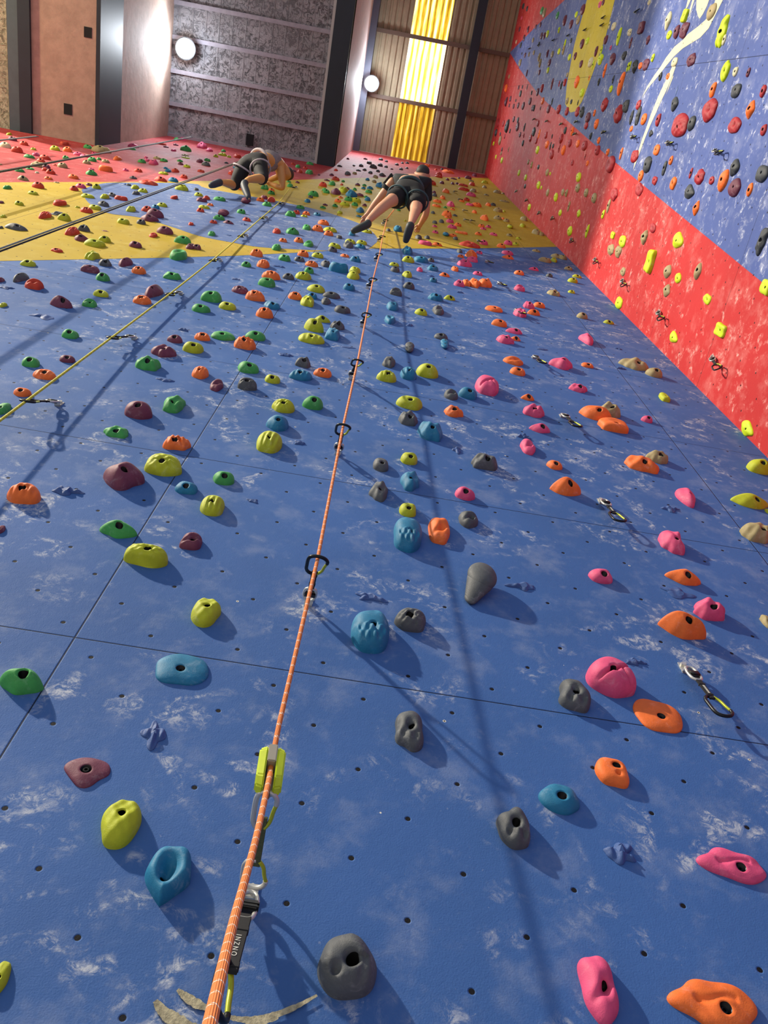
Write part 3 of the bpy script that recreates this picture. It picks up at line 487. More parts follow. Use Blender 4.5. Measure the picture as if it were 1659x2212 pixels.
SHAPE = {'d': 'domed', 'l': 'almond-shaped', 'r': 'ribbed', 'c': 'dimpled', 'k': 'knobbly', 'b': 'ball-shaped', 'w': 'scooped', 'h': 'grooved', 'f': 'wedge-shaped', 's': 'sawn-off', 'j': 'notched',
         'x': 'block-shaped', 'n': 'chipped', 'E': 'skull-like', 'K': 'lumpy', 'W': 'teardrop bowl', 'v': 'creased', 't': 'tapered', 'e': 'skull-like', 'u': 'honeycombed', 'B': 'round-headed', 'x2': 'two-holed'}
def outline(ty, rng):
    ph = [rng.uniform(0, 2*PI) for _ in range(5)]
    def r(th):
        c, s = np.cos(th), np.sin(th)
        e = {'l': 1.45, 'x': 5, 'f': 1.7, 's': 3, 'x2': 2.6}.get(ty, 2.2)
        q = (np.abs(c)**e+np.abs(s)**e)**(-1/e)
        amp = {'K': .06, 'k': .05, 'n': .18, 'j': .07, 'e': .05, 'h': .04}.get(ty, .025)
        for i, p in enumerate(ph): q = q*(1+amp*np.cos((i+2)*th+p)*(1 if i < 3 else .6))
        if ty == 'k': q = q*(1+.035*np.cos(8*th+ph[0]))
        if ty == 'f': q = q*(1-.09*np.cos(3*th+PI/2))
        if ty in ('t', 'u', 'e'): q = q*(1-.16*s*(np.abs(s)) * (1 if ty == 't' else -.6))
        if ty == 'w': q = q*(1+.10*s)
        if ty == 'W': q = q*(1+.06*s)*(1-.30*np.maximum(0, -s)*np.abs(c)*2)
        if ty == 'E': q = q*(1-.12*np.maximum(0, s)*np.abs(c)*2)*(1+.02*s)
        if ty == 'r': q = q*(1-.10*np.maximum(0, s))
        return q
    return r
def height(ty, x, y, q, rng):
    k, mm = {'l': (2.0, 1.5), 'x': (6, 3), 'f': (2.5, 1.9), 'n': (1.6, 1.2), 'b': (2, 2), 's': (3, 2.2), 'w': (3, 2.2), 'k': (2.2, 1.8), 'W': (3.4, 2.4), 'E': (2.9, 2.1), 'K': (2.8, 2.2), 'v': (3.0, 2.2), 'u': (3.2, 2.2), 'e': (2.8, 2.1), 't': (2.8, 2.2), 'x2': (4, 2.4)}.get(ty, (2.3, 1.9))
    D = np.maximum(0, 1-np.minimum(1, q)**k)**(1/mm)
    g = lambda cx, cy, s: np.exp(-((x-cx)**2+(y-cy)**2)/(s*s))
    ph = rng.uniform(0, 6); a = rng.uniform(-.3, .3)
    edge = np.minimum(1, (1-np.minimum(1, q))*6)
    F_ = np.ones_like(x)
    if ty == 'd': F_ = F_ - .10*g(a, .5, .4)+.06*np.sin(3*x+ph)*np.cos(2*y)
    elif ty == 'l': F_ = F_ + .08*np.sin(4*x+ph)
    elif ty == 'r': F_ = F_ + edge*.085*np.cos(15*(x*np.cos(a*.5)+y*np.sin(a*.5))+ph)*np.clip(.55-1.3*y, .0, 1)
    elif ty == 'c':
        F_ = F_ + (-edge*.10*(np.cos(12*x)*np.cos(12*y)+.35)*(x < .3)-edge*.07*np.cos(13*y+3*x)*(x >= .3))*np.clip(.8-1.2*y, .1, 1)
    elif ty in ('u',):
        hx = np.cos(17*x)*np.cos(9.8*y)+np.cos(17*x*.5+14.7*y*.5)*.5
        F_ = F_ - edge*.10*hx*(y < -.12)*(x > -.75) - .09*g(.1, .75, .22)
    elif ty == 'k':
        F_ = F_ + .13*np.sin(5*x+ph)*np.cos(4.2*y+2*ph)*edge+.06*np.sin(8*x-3*y+ph*2)*edge
    elif ty == 'w': F_ = F_ - .62*g(0, .28, .46)-.15*g(0, -.2, .3)
    elif ty == 'h': F_ = F_ + .07*np.sin(4*y+1)*np.cos(3*x)*edge - .42*g(.15, -.15, .30)-.25*np.exp(-((y+.25-x*.5)**2)/.03)*edge
    elif ty == 'f': F_ = F_*(.80+.22*np.exp(-((x-a*.6-.3*y)**2)/.12)-.06*y)
    elif ty == 's': F_ = F_*np.clip((y+1.02)*4, 0, 1) + edge*.06*np.cos(14*x)*(y > -.4)*np.cos(9*y)*(y < .35)
    elif ty == 'j': F_ = F_ - .38*np.exp(-((x-.25+y*.5)**2)/.02)*(y < .1)*edge + edge*.07*np.cos(15*x+ph)
    elif ty == 'v': F_ = F_ - .28*np.exp(-((y-.55*x+.15)**2)/.006)*edge-.18*np.exp(-((x-.2+.6*y)**2)/.004)*(y < 0)*edge
    elif ty == 'e':
        F_ = F_ - .45*g(-.05, -.02, .26) - .30*g(-.42, -.42, .24)-.25*g(.42, -.5, .24)+.10*g(0, .7, .5)-.10*np.cos(8*x+ph)*(y < -.35)*edge
    elif ty == 'W': F_ = F_ - .72*g(.04, .18, .42)-.35*g(-.05, -.18, .28)
    elif ty == 'E': F_ = F_ - .22*g(-.42, -.52, .17)*1.7-.25*g(.06, -.16, .24)+.08*np.sin(5*x+2*y)*edge-.18*np.exp(-((x-.45)**2)/.03)*(y < 0)*edge
    elif ty == 'K': F_ = F_ + .16*np.sin(5.5*x+1)*np.cos(4*y+.5)*edge-.35*np.exp(-((y-.12-.12*np.sin(5*x))**2)/.02)*(np.abs(x) < .55)*edge-.18*np.exp(-((x+.45+.3*y)**2)/.02)*edge
    elif ty == 't': F_ = F_ - .16*g(0, .30, .35)+.05*np.sin(9*x+ph)*np.sin(8*y)*edge
    elif ty == 'x2': F_ = F_ - .45*g(.2, -.38, .14) + .1*g(.25, 0, .2)
    elif ty == 'x': F_ = F_ + .10*np.sin(3*x+ph)-.12*g(0, 0, .4)
    elif ty == 'n': F_ = F_*(.5+.6*np.sin(4*x+ph)**2)
    return D*np.maximum(.05, F_)
HC = {'l': (.12, -.05), 'd': (.04, -.10), 'r': (0, -.02), 'f': (.05, -.05), 'k': (.04, -.08), 'w': (.02, -.12), 'h': (.15, -.05), 's': (.05, .10), 't': (.02, -.02), 'e': (-.02, .10), 'u': (.02, .05), 'v': (-.05, -.02), 'c': (-.1, -.05), 'j': (-.1, -.02), 'x2': (.2, .30), 'x': (.05, -.1), 'E': (.06, -.16), 'K': (.12, -.25), 'W': (-.02, -.22)}
def hold_arrays(ty, a, b, p, seed, lod, rot=0.0, drop=0.0):
    """vertices (e1, e2, n) in metres, faces, material index per face (1 = bottom of the bolt hole and its walls, coloured dark as shade)"""
    rng = random.Random(seed)
    seg, R = {3: (72, 22), 2: (36, 11), 1: (18, 6), 0: (12, 4)}[lod]
    th = np.linspace(0, 2*PI, seg, endpoint=False)
    ro = outline(ty, rng)
    V = []; Fc = []; Mi = []
    if ty in ('b', 'B'):
        nl = R+4
        cen = [(0, .0, .55, 1.0)]
        if ty == 'B': cen = [(.12, .22, .95, .78)]+[(.02-.48*t, .02-.80*t, .78-.58*t, .70-.36*t) for t in (0, .08, .16, .25, .34, .44, .54, .64, .74, .85, 1.0)]
        elif rng.random() < .8: cen = [(0, .28, .62, .72), (-.05, -.38, .45, .62)]
        for (cx, cy, cz, rr) in cen:
            o = len(V)
            for i in range(nl+1):
                f = PI*i/nl
                for t in th:
                    V.append((a*(cx+rr*math.sin(f)*math.cos(t)), b*(cy+rr*math.sin(f)*math.sin(t)), max(-.002, p*(cz/1.45+rr*.62*math.cos(f)))))
            for i in range(nl):
                for k in range(seg):
                    k2 = (k+1) % seg
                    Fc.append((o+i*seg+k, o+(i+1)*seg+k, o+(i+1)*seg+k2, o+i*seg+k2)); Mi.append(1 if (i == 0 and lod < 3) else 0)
        return V, Fc, Mi
    hx, hy = HC.get(ty, (0, .1)); hx += rng.uniform(-.08, .08); hy -= drop
    rh = min(.32, max(.15, .0140/max(a, b)))
    hole = ty not in ('n',)
    rb = ro(np.arctan2(hy, hx))
    ring_pts = []
    ee = 1.0
    rimx = hx+rh*np.cos(th)*1.0; rimy = hy+rh*np.sin(th)*(a/b)
    ox = ro(th)*np.cos(th); oy = ro(th)*np.sin(th)
    # outline point for ring angle: match by angle around the hole centre
    tt = [1-(1-i/R)**1.7 for i in range(R+1)]
    rgs = random.Random(seed+1)
    def H(x, y):
        t_ = np.arctan2(y, x); q = np.hypot(x, y)/ro(t_)
        return height(ty, x, y, q, random.Random(seed+2))*p
    if hole:
        hr = H(rimx, rimy); hb = np.full(seg, max(.002, float(np.min(hr))-max(.03, .75*p))); hb = np.maximum(hb, .002)
        ring_pts.append((hx+rh*.12*np.cos(th), hy+rh*.12*np.sin(th)*(a/b), hb))
        ring_pts.append((hx+rh*.82*np.cos(th), hy+rh*.82*np.sin(th)*(a/b), hb))
        ring_pts.append((hx+rh*.84*np.cos(th), hy+rh*.84*np.sin(th)*(a/b), hr-.10*p))
    for t in tt:
        x = rimx*(1-t)+ox*t; y = rimy*(1-t)+oy*t
        h = H(x, y)
        if t == 0 and hole: h = h-.05*p*(1-np.sin(th)*1.0)
        if t == 1: h = np.zeros(seg)-.002
        ring_pts.append((x, y, h))
    cr, sr = math.cos(rot), math.sin(rot)
    for (x, y, h) in ring_pts:
        X = x*a; Y = y*b
        for i in range(seg): V.append((float(X[i]*cr-Y[i]*sr), float(X[i]*sr+Y[i]*cr), float(h[i])))
    n = len(ring_pts)
    for i in range(n-1):
        for k in range(seg):
            k2 = (k+1) % seg
            Fc.append((i*seg+k, (i+1)*seg+k, (i+1)*seg+k2, i*seg+k2)); Mi.append(1 if (hole and i <= 1) else 0)  # hole walls take the dark slot too, painted shade inside the hole
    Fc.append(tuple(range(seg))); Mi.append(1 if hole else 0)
    return V, Fc, Mi
AX = {0: (np.array([1., 0, 0]), np.array([0, 0, 1.]), np.array([0, -1., 0])), 1: (np.array([0, -1., 0]), np.array([0, 0, 1.]), np.array([-1., 0, 0]))}
def solve(side, u, v, w, h, ty, rot):
    """size and base point of a hold from what the photograph shows of it"""
    e1, e2, n = AX[side]; cr, sr = math.cos(rot), math.sin(rot)
    f1 = e1*cr+e2*sr; f2 = -e1*sr+e2*cr
    ub, vb = u, v; kap = KAP.get(ty, .8)
    for it in range(4):
        P = Wx(ub, vb) if side else Wy(ub, vb)
        e = .01; p0 = proj(P); J = [(proj(P+d*e)-p0)/e for d in (f1, f2, n)]
        if side == 0:
            pi_ = .6; k2 = kap
            def ext(a, b, p, ax):
                q = (J[0][ax]*a)**2+(J[1][ax]*b)**2; t = math.sqrt(q+(J[2][ax]*p)**2); q = math.sqrt(q)
                return (q, t) if J[2][ax] > 0 else (t, q)   # (toward minus, toward plus)
            def fit_a(k2, pi_):
                m_, p_ = ext(1, k2, pi_, 0); return w/(m_+p_)
            lo, hi = .22, 1.0
            for _ in range(18):
                mid = (lo+hi)/2; a = fit_a(k2, mid); H_ = sum(ext(a, a*k2, a*mid, 1))
                if H_ > h: hi = mid
                else: lo = mid
            pi_ = (lo+hi)/2
            a = fit_a(k2, pi_); H_ = sum(ext(a, a*k2, a*pi_, 1))
            if abs(H_-h) > .04*h:
                lo, hi = .3, 2.2
                for _ in range(18):
                    mid = (lo+hi)/2; a = fit_a(mid, pi_); H_ = sum(ext(a, a*mid, a*pi_, 1))
                    if H_ > h: hi = mid
                    else: lo = mid
                k2 = (lo+hi)/2; a = fit_a(k2, pi_)
            b, p = a*k2, a*pi_
        else:
            p = 0.0
            for _ in range(6):
                A = np.array([[J[0][0]**2, J[1][0]**2], [J[0][1]**2, J[1][1]**2]])
                r = np.array([w*w/4-.6*(J[2][0]*p)**2, h*h/4-.6*(J[2][1]*p)**2]); r = np.maximum(r, [w*w*.1, h*h*.1])
                s = np.linalg.solve(A, r); a = math.sqrt(max(s[0], 0)); b = math.sqrt(max(s[1], 0))
                if a < 1e-3 or b < 1e-3 or not .4 < b/a < 2.2:
                    kk = min(2.0, max(.55, b/max(a, 1e-3)))
                    a = h/2/math.hypot(J[0][1], J[1][1]*kk); b = a*kk
                p = min(.13, .5*min(a, b))
            def ext(a, b, p, ax):
                q = (J[0][ax]*a)**2+(J[1][ax]*b)**2; t = math.sqrt(q+(J[2][ax]*p)**2); q = math.sqrt(q)
                return (q, t) if J[2][ax] > 0 else (t, q)
        mu, pu = ext(a, b, p, 0); mv, pv = ext(a, b, p, 1)
        ub = u-(pu-mu)/2; vb = v-(pv-mv)/2
    P = Wx(ub, vb) if side else Wy(ub, vb)
    if ty == 'n': p *= .6
    return P, a, b, p
ALL = []
side = 0; ox = oy = 0; sc_ = 1
for ln in HOLDS.strip().split('\n'):
    if ln[0] == '@':
        q = ln.split(); side = 1 if q[0] == '@right' else 0; ox, oy, sc_ = float(q[1]), float(q[2]), float(q[3]); continue
    for it in ln.split(';'):
        q = it.split()
        if q[5] == 'z': continue
        u, v, w, h = ox+float(q[1])/sc_, oy+float(q[2])/sc_, float(q[3])/sc_, float(q[4])/sc_
        ALL.append(dict(c=q[0], u=u, v=v, w=max(w, 3.5), h=max(h, 3), ty=q[5], rot=math.radians(float(q[6])) if len(q) > 6 else 0, side=side))
for i, d in enumerate(ALL):
    d['i'] = i
    try: d['P'], d['a'], d['b'], d['p'] = solve(d['side'], d['u'], d['v'], d['w'], d['h'], d['ty'], d['rot'])
    except Exception as ex: print('hold fail', d, ex); d['P'] = None
ALL = [d for d in ALL if d['P'] is not None]
def clampP(d):
    P = d['P']
    if d['side'] == 0: P[0] = min(P[0], XR-d['a']*.9); P[1] = -.0015
    else: P[1] = min(P[1], -d['a']*.9); P[0] = XR-.0015
    P[2] = min(P[2], Z23-.1)
for d in ALL: clampP(d)
vis = lambda d: max(0, min(1659, d['u']+d['w']/2)-max(0, d['u']-d['w']/2))*max(0, min(2212, d['v']+d['h']/2)-max(0, d['v']-d['h']/2))
ALL.sort(key=lambda d: -vis(d))
NBIG = 300
ORD = 'first second third fourth fifth sixth seventh eighth ninth tenth eleventh twelfth thirteenth fourteenth fifteenth sixteenth seventeenth eighteenth nineteenth twentieth'.split()
CLIPV = CLIP_V
def zone(d):
    u, v = d['u'], d['v']; x, z = d['P'][0], d['P'][2]-CAM_Z
    if d['side']:
        inred = False
        xs = [(1107, 112), (1160, 200), (1185, 225), (1310, 335), (1500, 490), (1659, 620)]
        bord = np.interp(u, [p[0] for p in xs], [p[1] for p in xs])
        if v > bord+2: return 'on the red side wall', 'right'
        if 1221 <= u <= 1328 and (u-1221)/(1328-1221)*-222+222 > v-30 and v < 240 and u > 1268-(v/222)*47: return "on the side wall's yellow stripe", 'right'
        if u < 1250 and v < 200: return "on the side wall's far blue triangle", 'right'
        return 'on the blue side wall', 'right'
    # main wall: which side of the ropes
    xo, xy = -.03, -1.26
    side_ = 'left of the yellow rope' if x < xy else ('between yellow and orange ropes' if x < xo else 'right of the orange rope')
    lowv = np.interp(u, [0, 100, 350, 500, 660, 800, 1000, 1190], [565, 562, 558, 553, 543, 537, 537, 531])
    if v > lowv:
        k = sum(1 for q in CLIPV if q > z)
        return side_, k
    redv = np.interp(u, [0, 430, 737, 1050], [394, 391, 385, 382])
    if v+d['h']/2 < redv: return 'on the top red band', ('west' if u < 330 else ('mid' if u < 760 else 'east'))
    ov = (u-495)/320; ovv = np.interp(u, [176, 300, 430, 560, 720, 815], [410, 433, 452, 470, 500, 515]); half = np.interp(u, [176, 230, 400, 600, 740, 815], [0, 32, 55, 50, 36, 0])
    if 176 < u < 815 and abs(v-ovv) < half: return 'on the blue oval', side_
    return 'on the yellow band', side_
def ordw(i):
    if i < 20: return ORD[i]
    t = (i+1)//10; u = (i+1) % 10; T = {2: 'twent', 3: 'thirt', 4: 'fort', 5: 'fift', 6: 'sixt', 7: 'sevent', 8: 'eight', 9: 'ninet'}[t]
    return T+('ieth' if u == 0 else 'y-'+ORD[u-1])
def make_labels(big):
    zs = {}; isbig = set(id(d) for d in big)
    for d in ALL: zs.setdefault((zone(d), d['side'], d['c']), []).append(d)
    seen = {}
    for (zn, s, c), L in zs.items():
        cname = (PALR if s and c in PALR else PAL)[c][1]
        w0, k = zn
        L.sort(key=lambda d: (-d['v'] if not s else -d['u']))
        for i, d in enumerate(L):
            if id(d) not in isbig: continue
            sh = SHAPE[d['ty']]
            o = ordw(i)
            what = 'chip of old hold' if d['ty'] == 'n' else 'hold'
            noun = f'{cname} {sh} {what}'
            if d['ty'] == 'n': noun = f'{cname} broken-off stub'
            only = len(L) == 1
            if s:
                pos = f'only {cname} one' if only else f'{o} {cname} one counting in toward the corner'
                lab = f'{noun} {w0}, {pos}'
            elif isinstance(k, int):

                side_ = w0
                pos = f'only {cname} there' if only else f'{o} {cname} upward'

                band = CLIPNAME[k]
                lab = f'{noun} {side_}, {band}, {pos}'
            else:
                kk = {'west': ' above the grey ropes', 'mid': ' around the grey-topped climber', 'east': ' beyond the dark-clad climber'}.get(k, ' '+k)
                pos = 'only one' if only else f'{o} {cname} upward'
                lab = f'{noun} {w0}{kk}, {pos}'
            ws = lab.split()
            if len(ws) > 16: lab = lab.replace(' on the side wall', ' on side wall').replace('the ', '')
            d['label'] = lab
            seen[lab] = seen.get(lab, 0)+1
    bad = [x for x in seen if seen[x] > 1 or len(x.split()) > 16]
    if bad: print('LABELS', len(bad), bad[:6])
def drop_of(d):   # bolt holes sit low on the domes, where the face leans down
    return .18 if d['side'] else .30*min(1, max(0, (d['P'][2]-CAM_Z-1.2)/1.6))
def frame_m(d):
    e1, e2, n = AX[d['side']]
    m4 = Matrix.Identity(4)
    for i in range(3): m4[i][0] = e1[i]; m4[i][1] = e2[i]; m4[i][2] = n[i]; m4[i][3] = d['P'][i]
    return m4
def mat_of(d): return HMR[d['c']] if d['side'] and d['c'] in HMR else HM[d['c']]
bm = bmesh.new()
for k in range(2): pass
def bolt_mesh():
    bm = bmesh.new(); n = 18; rings = []
    for r, z, hexa in ((1, 0, 0), (1, .6, 0), (.86, .75, 0), (.55, .75, 1), (.50, .2, 1), (.02, .2, 1)):
        rings.append([bm.verts.new((r*math.cos(2*PI*k/n)*(1 if not hexa else 1/math.cos(((2*PI*k/n) % (PI/3))-PI/6)*.9), r*math.sin(2*PI*k/n)*(1 if not hexa else 1/math.cos(((2*PI*k/n) % (PI/3))-PI/6)*.9), z)) for k in range(n)])
    for A, B in zip(rings, rings[1:]):
        for k in range(n): bm.faces.new((A[k], A[(k+1) % n], B[(k+1) % n], B[k]))
    bm.faces.new(rings[-1])
    return bm_mesh(bm, 'bolt')
BOLT = bolt_mesh(); BOLT.materials.append(M_bolt_hole_shade)
big = ALL[:NBIG]; small = ALL[NBIG:]
make_labels(big)
if 0:
    for d in big: print(d['label'])
for d in big:
    px = max(d['w'], d['h']); lod = 3 if px > 48 else (2 if px > 20 else 1)
    V, Fc, Mi = hold_arrays(d['ty'], d['a'], d['b'], d['p'], d['i']*13+5, lod, d['rot'], drop_of(d))
    me = bpy.data.meshes.new('climbing_hold'); me.from_pydata(V, [], Fc)
    me.materials.append(mat_of(d)); me.materials.append(M_bolt_hole_shade)
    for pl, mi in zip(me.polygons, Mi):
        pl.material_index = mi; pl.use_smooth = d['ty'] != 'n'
    me.update()
    bmx = bmesh.new(); bmx.from_mesh(me); bmesh.ops.recalc_face_normals(bmx, faces=bmx.faces); bmx.to_mesh(me); bmx.free()
    o = link('climbing_hold', me, None, label=d['label'], cat='climbing hold', group='climbing holds on the side wall' if d['side'] else 'climbing holds on the main wall')
    o.matrix_world = frame_m(d); d['o'] = o
    if lod >= 2 and d['ty'] not in ('n', 'b', 'B'):
        # the bolt sits at the bottom of the hole
        seg = {3: 72, 2: 36}[lod]
        cx = sum(V[i][0] for i in range(seg))/seg; cy = sum(V[i][1] for i in range(seg))/seg; cz = V[0][2]
        r = .62*(np.hypot(V[seg][0]-cx, V[seg][1]-cy))
        bo = link('bolt', BOLT, None, parent=o); bo.location = (cx, cy, cz+.0002); bo.scale = (r, r, r)
        bo['label'] = 'dark steel socket-head bolt'
# the small distant rest, past three hundred, as one object
VV = []; FF = []; MM = []; slots = []; sidx = {}
for d in small:
    V, Fc, Mi = hold_arrays(d['ty'], d['a'], d['b'], d['p'], d['i']*13+5, 1 if max(d['w'], d['h']) > 14 else 0, d['rot'], drop_of(d))
    M4 = np.array(frame_m(d)); A = np.array(V); A = A @ M4[:3, :3].T+M4[:3, 3]
    o = len(VV); VV += [tuple(x) for x in A]; mt = mat_of(d)
    if mt.name not in sidx: sidx[mt.name] = len(slots); slots.append(mt)
    FF += [tuple(o+i for i in f) for f in Fc]; MM += [(sidx[mt.name] if mi == 0 else -1) for mi in Mi]
me = bpy.data.meshes.new('distant_climbing_holds'); me.from_pydata(VV, [], FF)
for mt in slots: me.materials.append(mt)
me.materials.append(M_bolt_hole_shade); nb_ = len(slots)
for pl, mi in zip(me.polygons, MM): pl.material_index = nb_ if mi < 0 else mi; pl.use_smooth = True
me.update()
bmx = bmesh.new(); bmx.from_mesh(me); bmesh.ops.recalc_face_normals(bmx, faces=bmx.faces); bmx.to_mesh(me); bmx.free()
link('distant_climbing_holds', me, None, kind='stuff', label='small many-coloured holds scattered over the upper walls', cat='climbing holds')
print('holds', len(big), len(small), 'verts', len(VV))
# ------------------------------------------------------------------ ropes, quickdraws
M_alu = simple('brushed_aluminium', (205, 204, 196), .35, metal=.55)
M_anod = simple('black_anodised', (28, 31, 33), .35, metal=.5)
M_gate = simple('lime_gate', (176, 184, 40), .4, metal=.3)
M_web = simple('black_webbing', (22, 23, 25), .8, noise=.2, scale=200)
M_web2 = simple('olive_webbing', (70, 78, 52), .8, noise=.2, scale=200)
M_rub = simple('black_rubber', (14, 15, 16), .5)
M_print = simple('white_print', (205, 205, 195), .7)
def rope_mat(name, col, fleck, period, amt):
    mt, nt, b = newmat(name); g = N(nt)
    uv = nt.nodes.new('ShaderNodeTexCoord').outputs['UV']
    sp = nt.nodes.new('ShaderNodeSeparateXYZ'); g.put(sp.inputs[0], uv)
    br = g.math('SINE', g.math('ADD', g.math('MULTIPLY', sp.outputs[0], 2*PI*8), g.math('MULTIPLY', sp.outputs[1], 900)))
    br2 = g.math('SINE', g.math('SUBTRACT', g.math('MULTIPLY', sp.outputs[0], 2*PI*8), g.math('MULTIPLY', sp.outputs[1], 900)))
    h = g.math('MULTIPLY', br, br2)
    fr = g.math('FRACT', g.math('DIVIDE', sp.outputs[1], period))
    band = g.math('MULTIPLY', g.math('LESS_THAN', fr, amt), g.math('GREATER_THAN', g.math('SINE', g.math('ADD', g.math('MULTIPLY', sp.outputs[0], 2*PI*5), g.math('MULTIPLY', fr, 40))), -.1))
    c = g.mix(band, lin(col), lin(fleck))
    c = g.mix(g.ramp(h, -.9, .3), g.mix(.45, c, (0, 0, 0, 1)), c)
    g.put(b.inputs['Base Color'], c); g.put(b.inputs['Normal'], g.bump(h, .6, .001))
    b.inputs['Roughness'].default_value = .7
    return mt
M_orope = rope_mat('orange_rope', (250, 138, 62), (252, 230, 212), .034, .17)
M_yrope = rope_mat('yellow_rope', (222, 212, 30), (250, 250, 120), .05, .2)
M_grope = simple('grey_rope', (150, 152, 140), .7, noise=.2, scale=60)
M_drope = simple('dark_rope', (36, 38, 44), .7, noise=.2, scale=60)
def loop_mesh(name, pts, r, mat, seg=8, closed=True, flat=None):
    bm = bmesh.new(); add_tube(bm, pts, r, seg, closed, None, flat); me = bm_mesh(bm, name, True); me.materials.append(mat); return me
def dee(z0, z1, w, n=5):
    L = z0-z1
    P = [(0, 0, z0), (-.30*w, 0, z0-.04*L), (-.48*w, 0, z0-.20*L), (-.50*w, 0, z0-.45*L), (-.48*w, 0, z0-.78*L), (-.34*w, 0, z0-.94*L), (0, 0, z1), (.34*w, 0, z0-.95*L), (.54*w, 0, z0-.82*L), (.56*w, 0, z0-.68*L)]
    return catmull(P, n)
def gate_pts(z0, z1, w):
    L = z0-z1
    return catmull([(.56*w, 0, z0-.69*L), (.46*w, 0, z0-.5*L), (.36*w, 0, z0-.22*L), (.14*w, 0, z0-.03*L)], 5)
bm = bmesh.new()
add_box(bm, -.013, .013, -.003, 0, -.018, .016); add_box(bm, -.012, .012, -.026, -.003, -.034, -.030); add_box(bm, -.012, .012, -.006, 0, -.034, -.016)
bmesh.ops.create_cone(bm, cap_ends=True, segments=6, radius1=.009, radius2=.009, depth=.01, matrix=Matrix.Translation((0, -.007, .002)) @ Matrix.Rotation(PI/2, 4, 'X'))
HANG = bm_mesh(bm, 'bolt_hanger'); HANG.materials.append(M_alu)
TOPB = loop_mesh('carabiner', catmull([(-.012, 0, -.006), (-.017, 0, -.03), (-.015, 0, -.062), (0, 0, -.072), (.015, 0, -.062), (.017, 0, -.03), (.012, 0, -.006), (0, 0, 0), (-.012, 0, -.006)], 4)[:-1], .0048, M_alu)
bm = bmesh.new(); add_box(bm, -.019, .019, -.0075, .0075, -.052, -.028); bmesh.ops.bevel(bm, geom=bm.edges[:], offset=.003, segments=2, affect='EDGES')
SLEEVE = bm_mesh(bm, 'rubber_keeper', True); SLEEVE.materials.append(M_rub)
bm = bmesh.new(); add_box(bm, -.0085, .0085, -.0035, .0035, -.168, -.060); bmesh.ops.bevel(bm, geom=bm.edges[:], offset=.0012, segments=2, affect='EDGES')
add_box(bm, -.0095, .0095, -.0048, .0048, -.098, -.094); add_box(bm, -.0095, .0095, -.0048, .0048, -.152, -.146)
SLING = bm_mesh(bm, 'sling'); SLING.materials.append(M_web)
BOTB = loop_mesh('carabiner', dee(-.155, -.250, .052), .0052, M_anod, closed=False)
def flip(me_pts): return me_pts
GATE = loop_mesh('gate', gate_pts(-.155, -.250, .052), .0042, M_gate, closed=False)
PRT = bmesh.new()
for k in range(6): add_box(PRT, -.003, .003, -.0044, -.0036, -.104-.007*k-.0045, -.104-.007*k)
PRINT = bm_mesh(PRT, 'print'); PRINT.materials.append(M_print)
def quickdraw(B, d, side, label, group, spin=0.0, near=False, scale=1.0):
    e1, e2, n = AX[side]
    root = link('quickdraw', None, label=label, cat='quickdraw', group=group); root.location = B
    m0 = Matrix([[e1[i], -n[i], e2[i]] for i in range(3)]).to_4x4()
    h = link('bolt_hanger', HANG, None, parent=root); h.matrix_basis = m0
    d = Vector(d).normalized(); z = -d; x = Vector(e1); x = (x-z*x.dot(z)).normalized(); y = z.cross(x)
    m = Matrix((x, y, z)).transposed().to_4x4()
    st = Vector(n)*.022+Vector(e2)*-.03
    m = Matrix.Translation(st) @ m @ Matrix.Rotation(spin, 4, 'Z') @ Matrix.Scale(scale, 4)
    for nm, me in (('carabiner', TOPB), ('rubber_keeper', SLEEVE), ('sling', SLING)):
        o = link(nm, me, None, parent=root); o.matrix_basis = m
        if nm == 'sling' and near: link('printed_lettering', PRINT, None, parent=o)
    c = link('carabiner', BOTB, None, parent=root); c.matrix_basis = m; c['label'] = 'black lower carabiner'
    g = link('gate', GATE, None, parent=c); g['label'] = 'lime gate'
    return root
def reach(B, u, v, L):
    """point seen at (u, v) that lies L from the bolt B, off the wall"""
    lo, hi = .02, .9
    f = lambda h: np.linalg.norm(Wy(u, v, -h)-B)-L
    best = min((abs(f(h)), h) for h in np.linspace(.03, .6, 120))[1]
    return Wy(u, v, -best)
WORDS = 'first second third fourth fifth sixth seventh eighth ninth tenth eleventh twelfth thirteenth fourteenth fifteenth'.split()
OD = [((667, 1298), (686, 1208)), ((730, 978), (741, 922)), ((758, 817), (773, 779)), ((782, 704), (792, 679)), ((794, 622), (806, 603)), ((810, 563), (820, 548)), ((817, 521), (827, 510)), ((826, 487), (836, 473))]
oc = []
for i, (b, c) in enumerate(OD):
    B = Wy(*b); P = reach(B, c[0], c[1], .27); oc.append(P)
    st = B+np.array([0, -.022, -.03])
    L = np.linalg.norm(P-st)
    quickdraw(B, P-st, 0, 'black quickdraw on the orange rope, %s one up above the lime brake device' % WORDS[i], 'quickdraws along the orange rope', near=i < 2)
YD = [((130, 872), (57, 866)), ((292, 731), (240, 730)), ((392, 635), (364, 637)), ((477, 564), (458, 563)), ((534, 511), (518, 511)), ((577, 472), (563, 472)), ((615, 441), (601, 440)), ((641, 406), (625, 408))]
yc = []
for i, (b, c) in enumerate(YD):
    B = Wy(*b); P = reach(B, c[0], c[1], .27); yc.append(P)
    st = B+np.array([0, -.022, -.03])
    quickdraw(B, P-st, 0, 'black quickdraw on the yellow rope, %s one up the rope' % WORDS[i], 'quickdraws along the yellow rope', near=i < 1)
RD = [(1475, 1440), (1297, 1082), (1213, 898), (1152, 772), (1113, 671), (1076, 613), (1050, 566), (1031, 522), (1002, 476), (1016, 478), (1000, 456), (980, 415), (990, 432)]
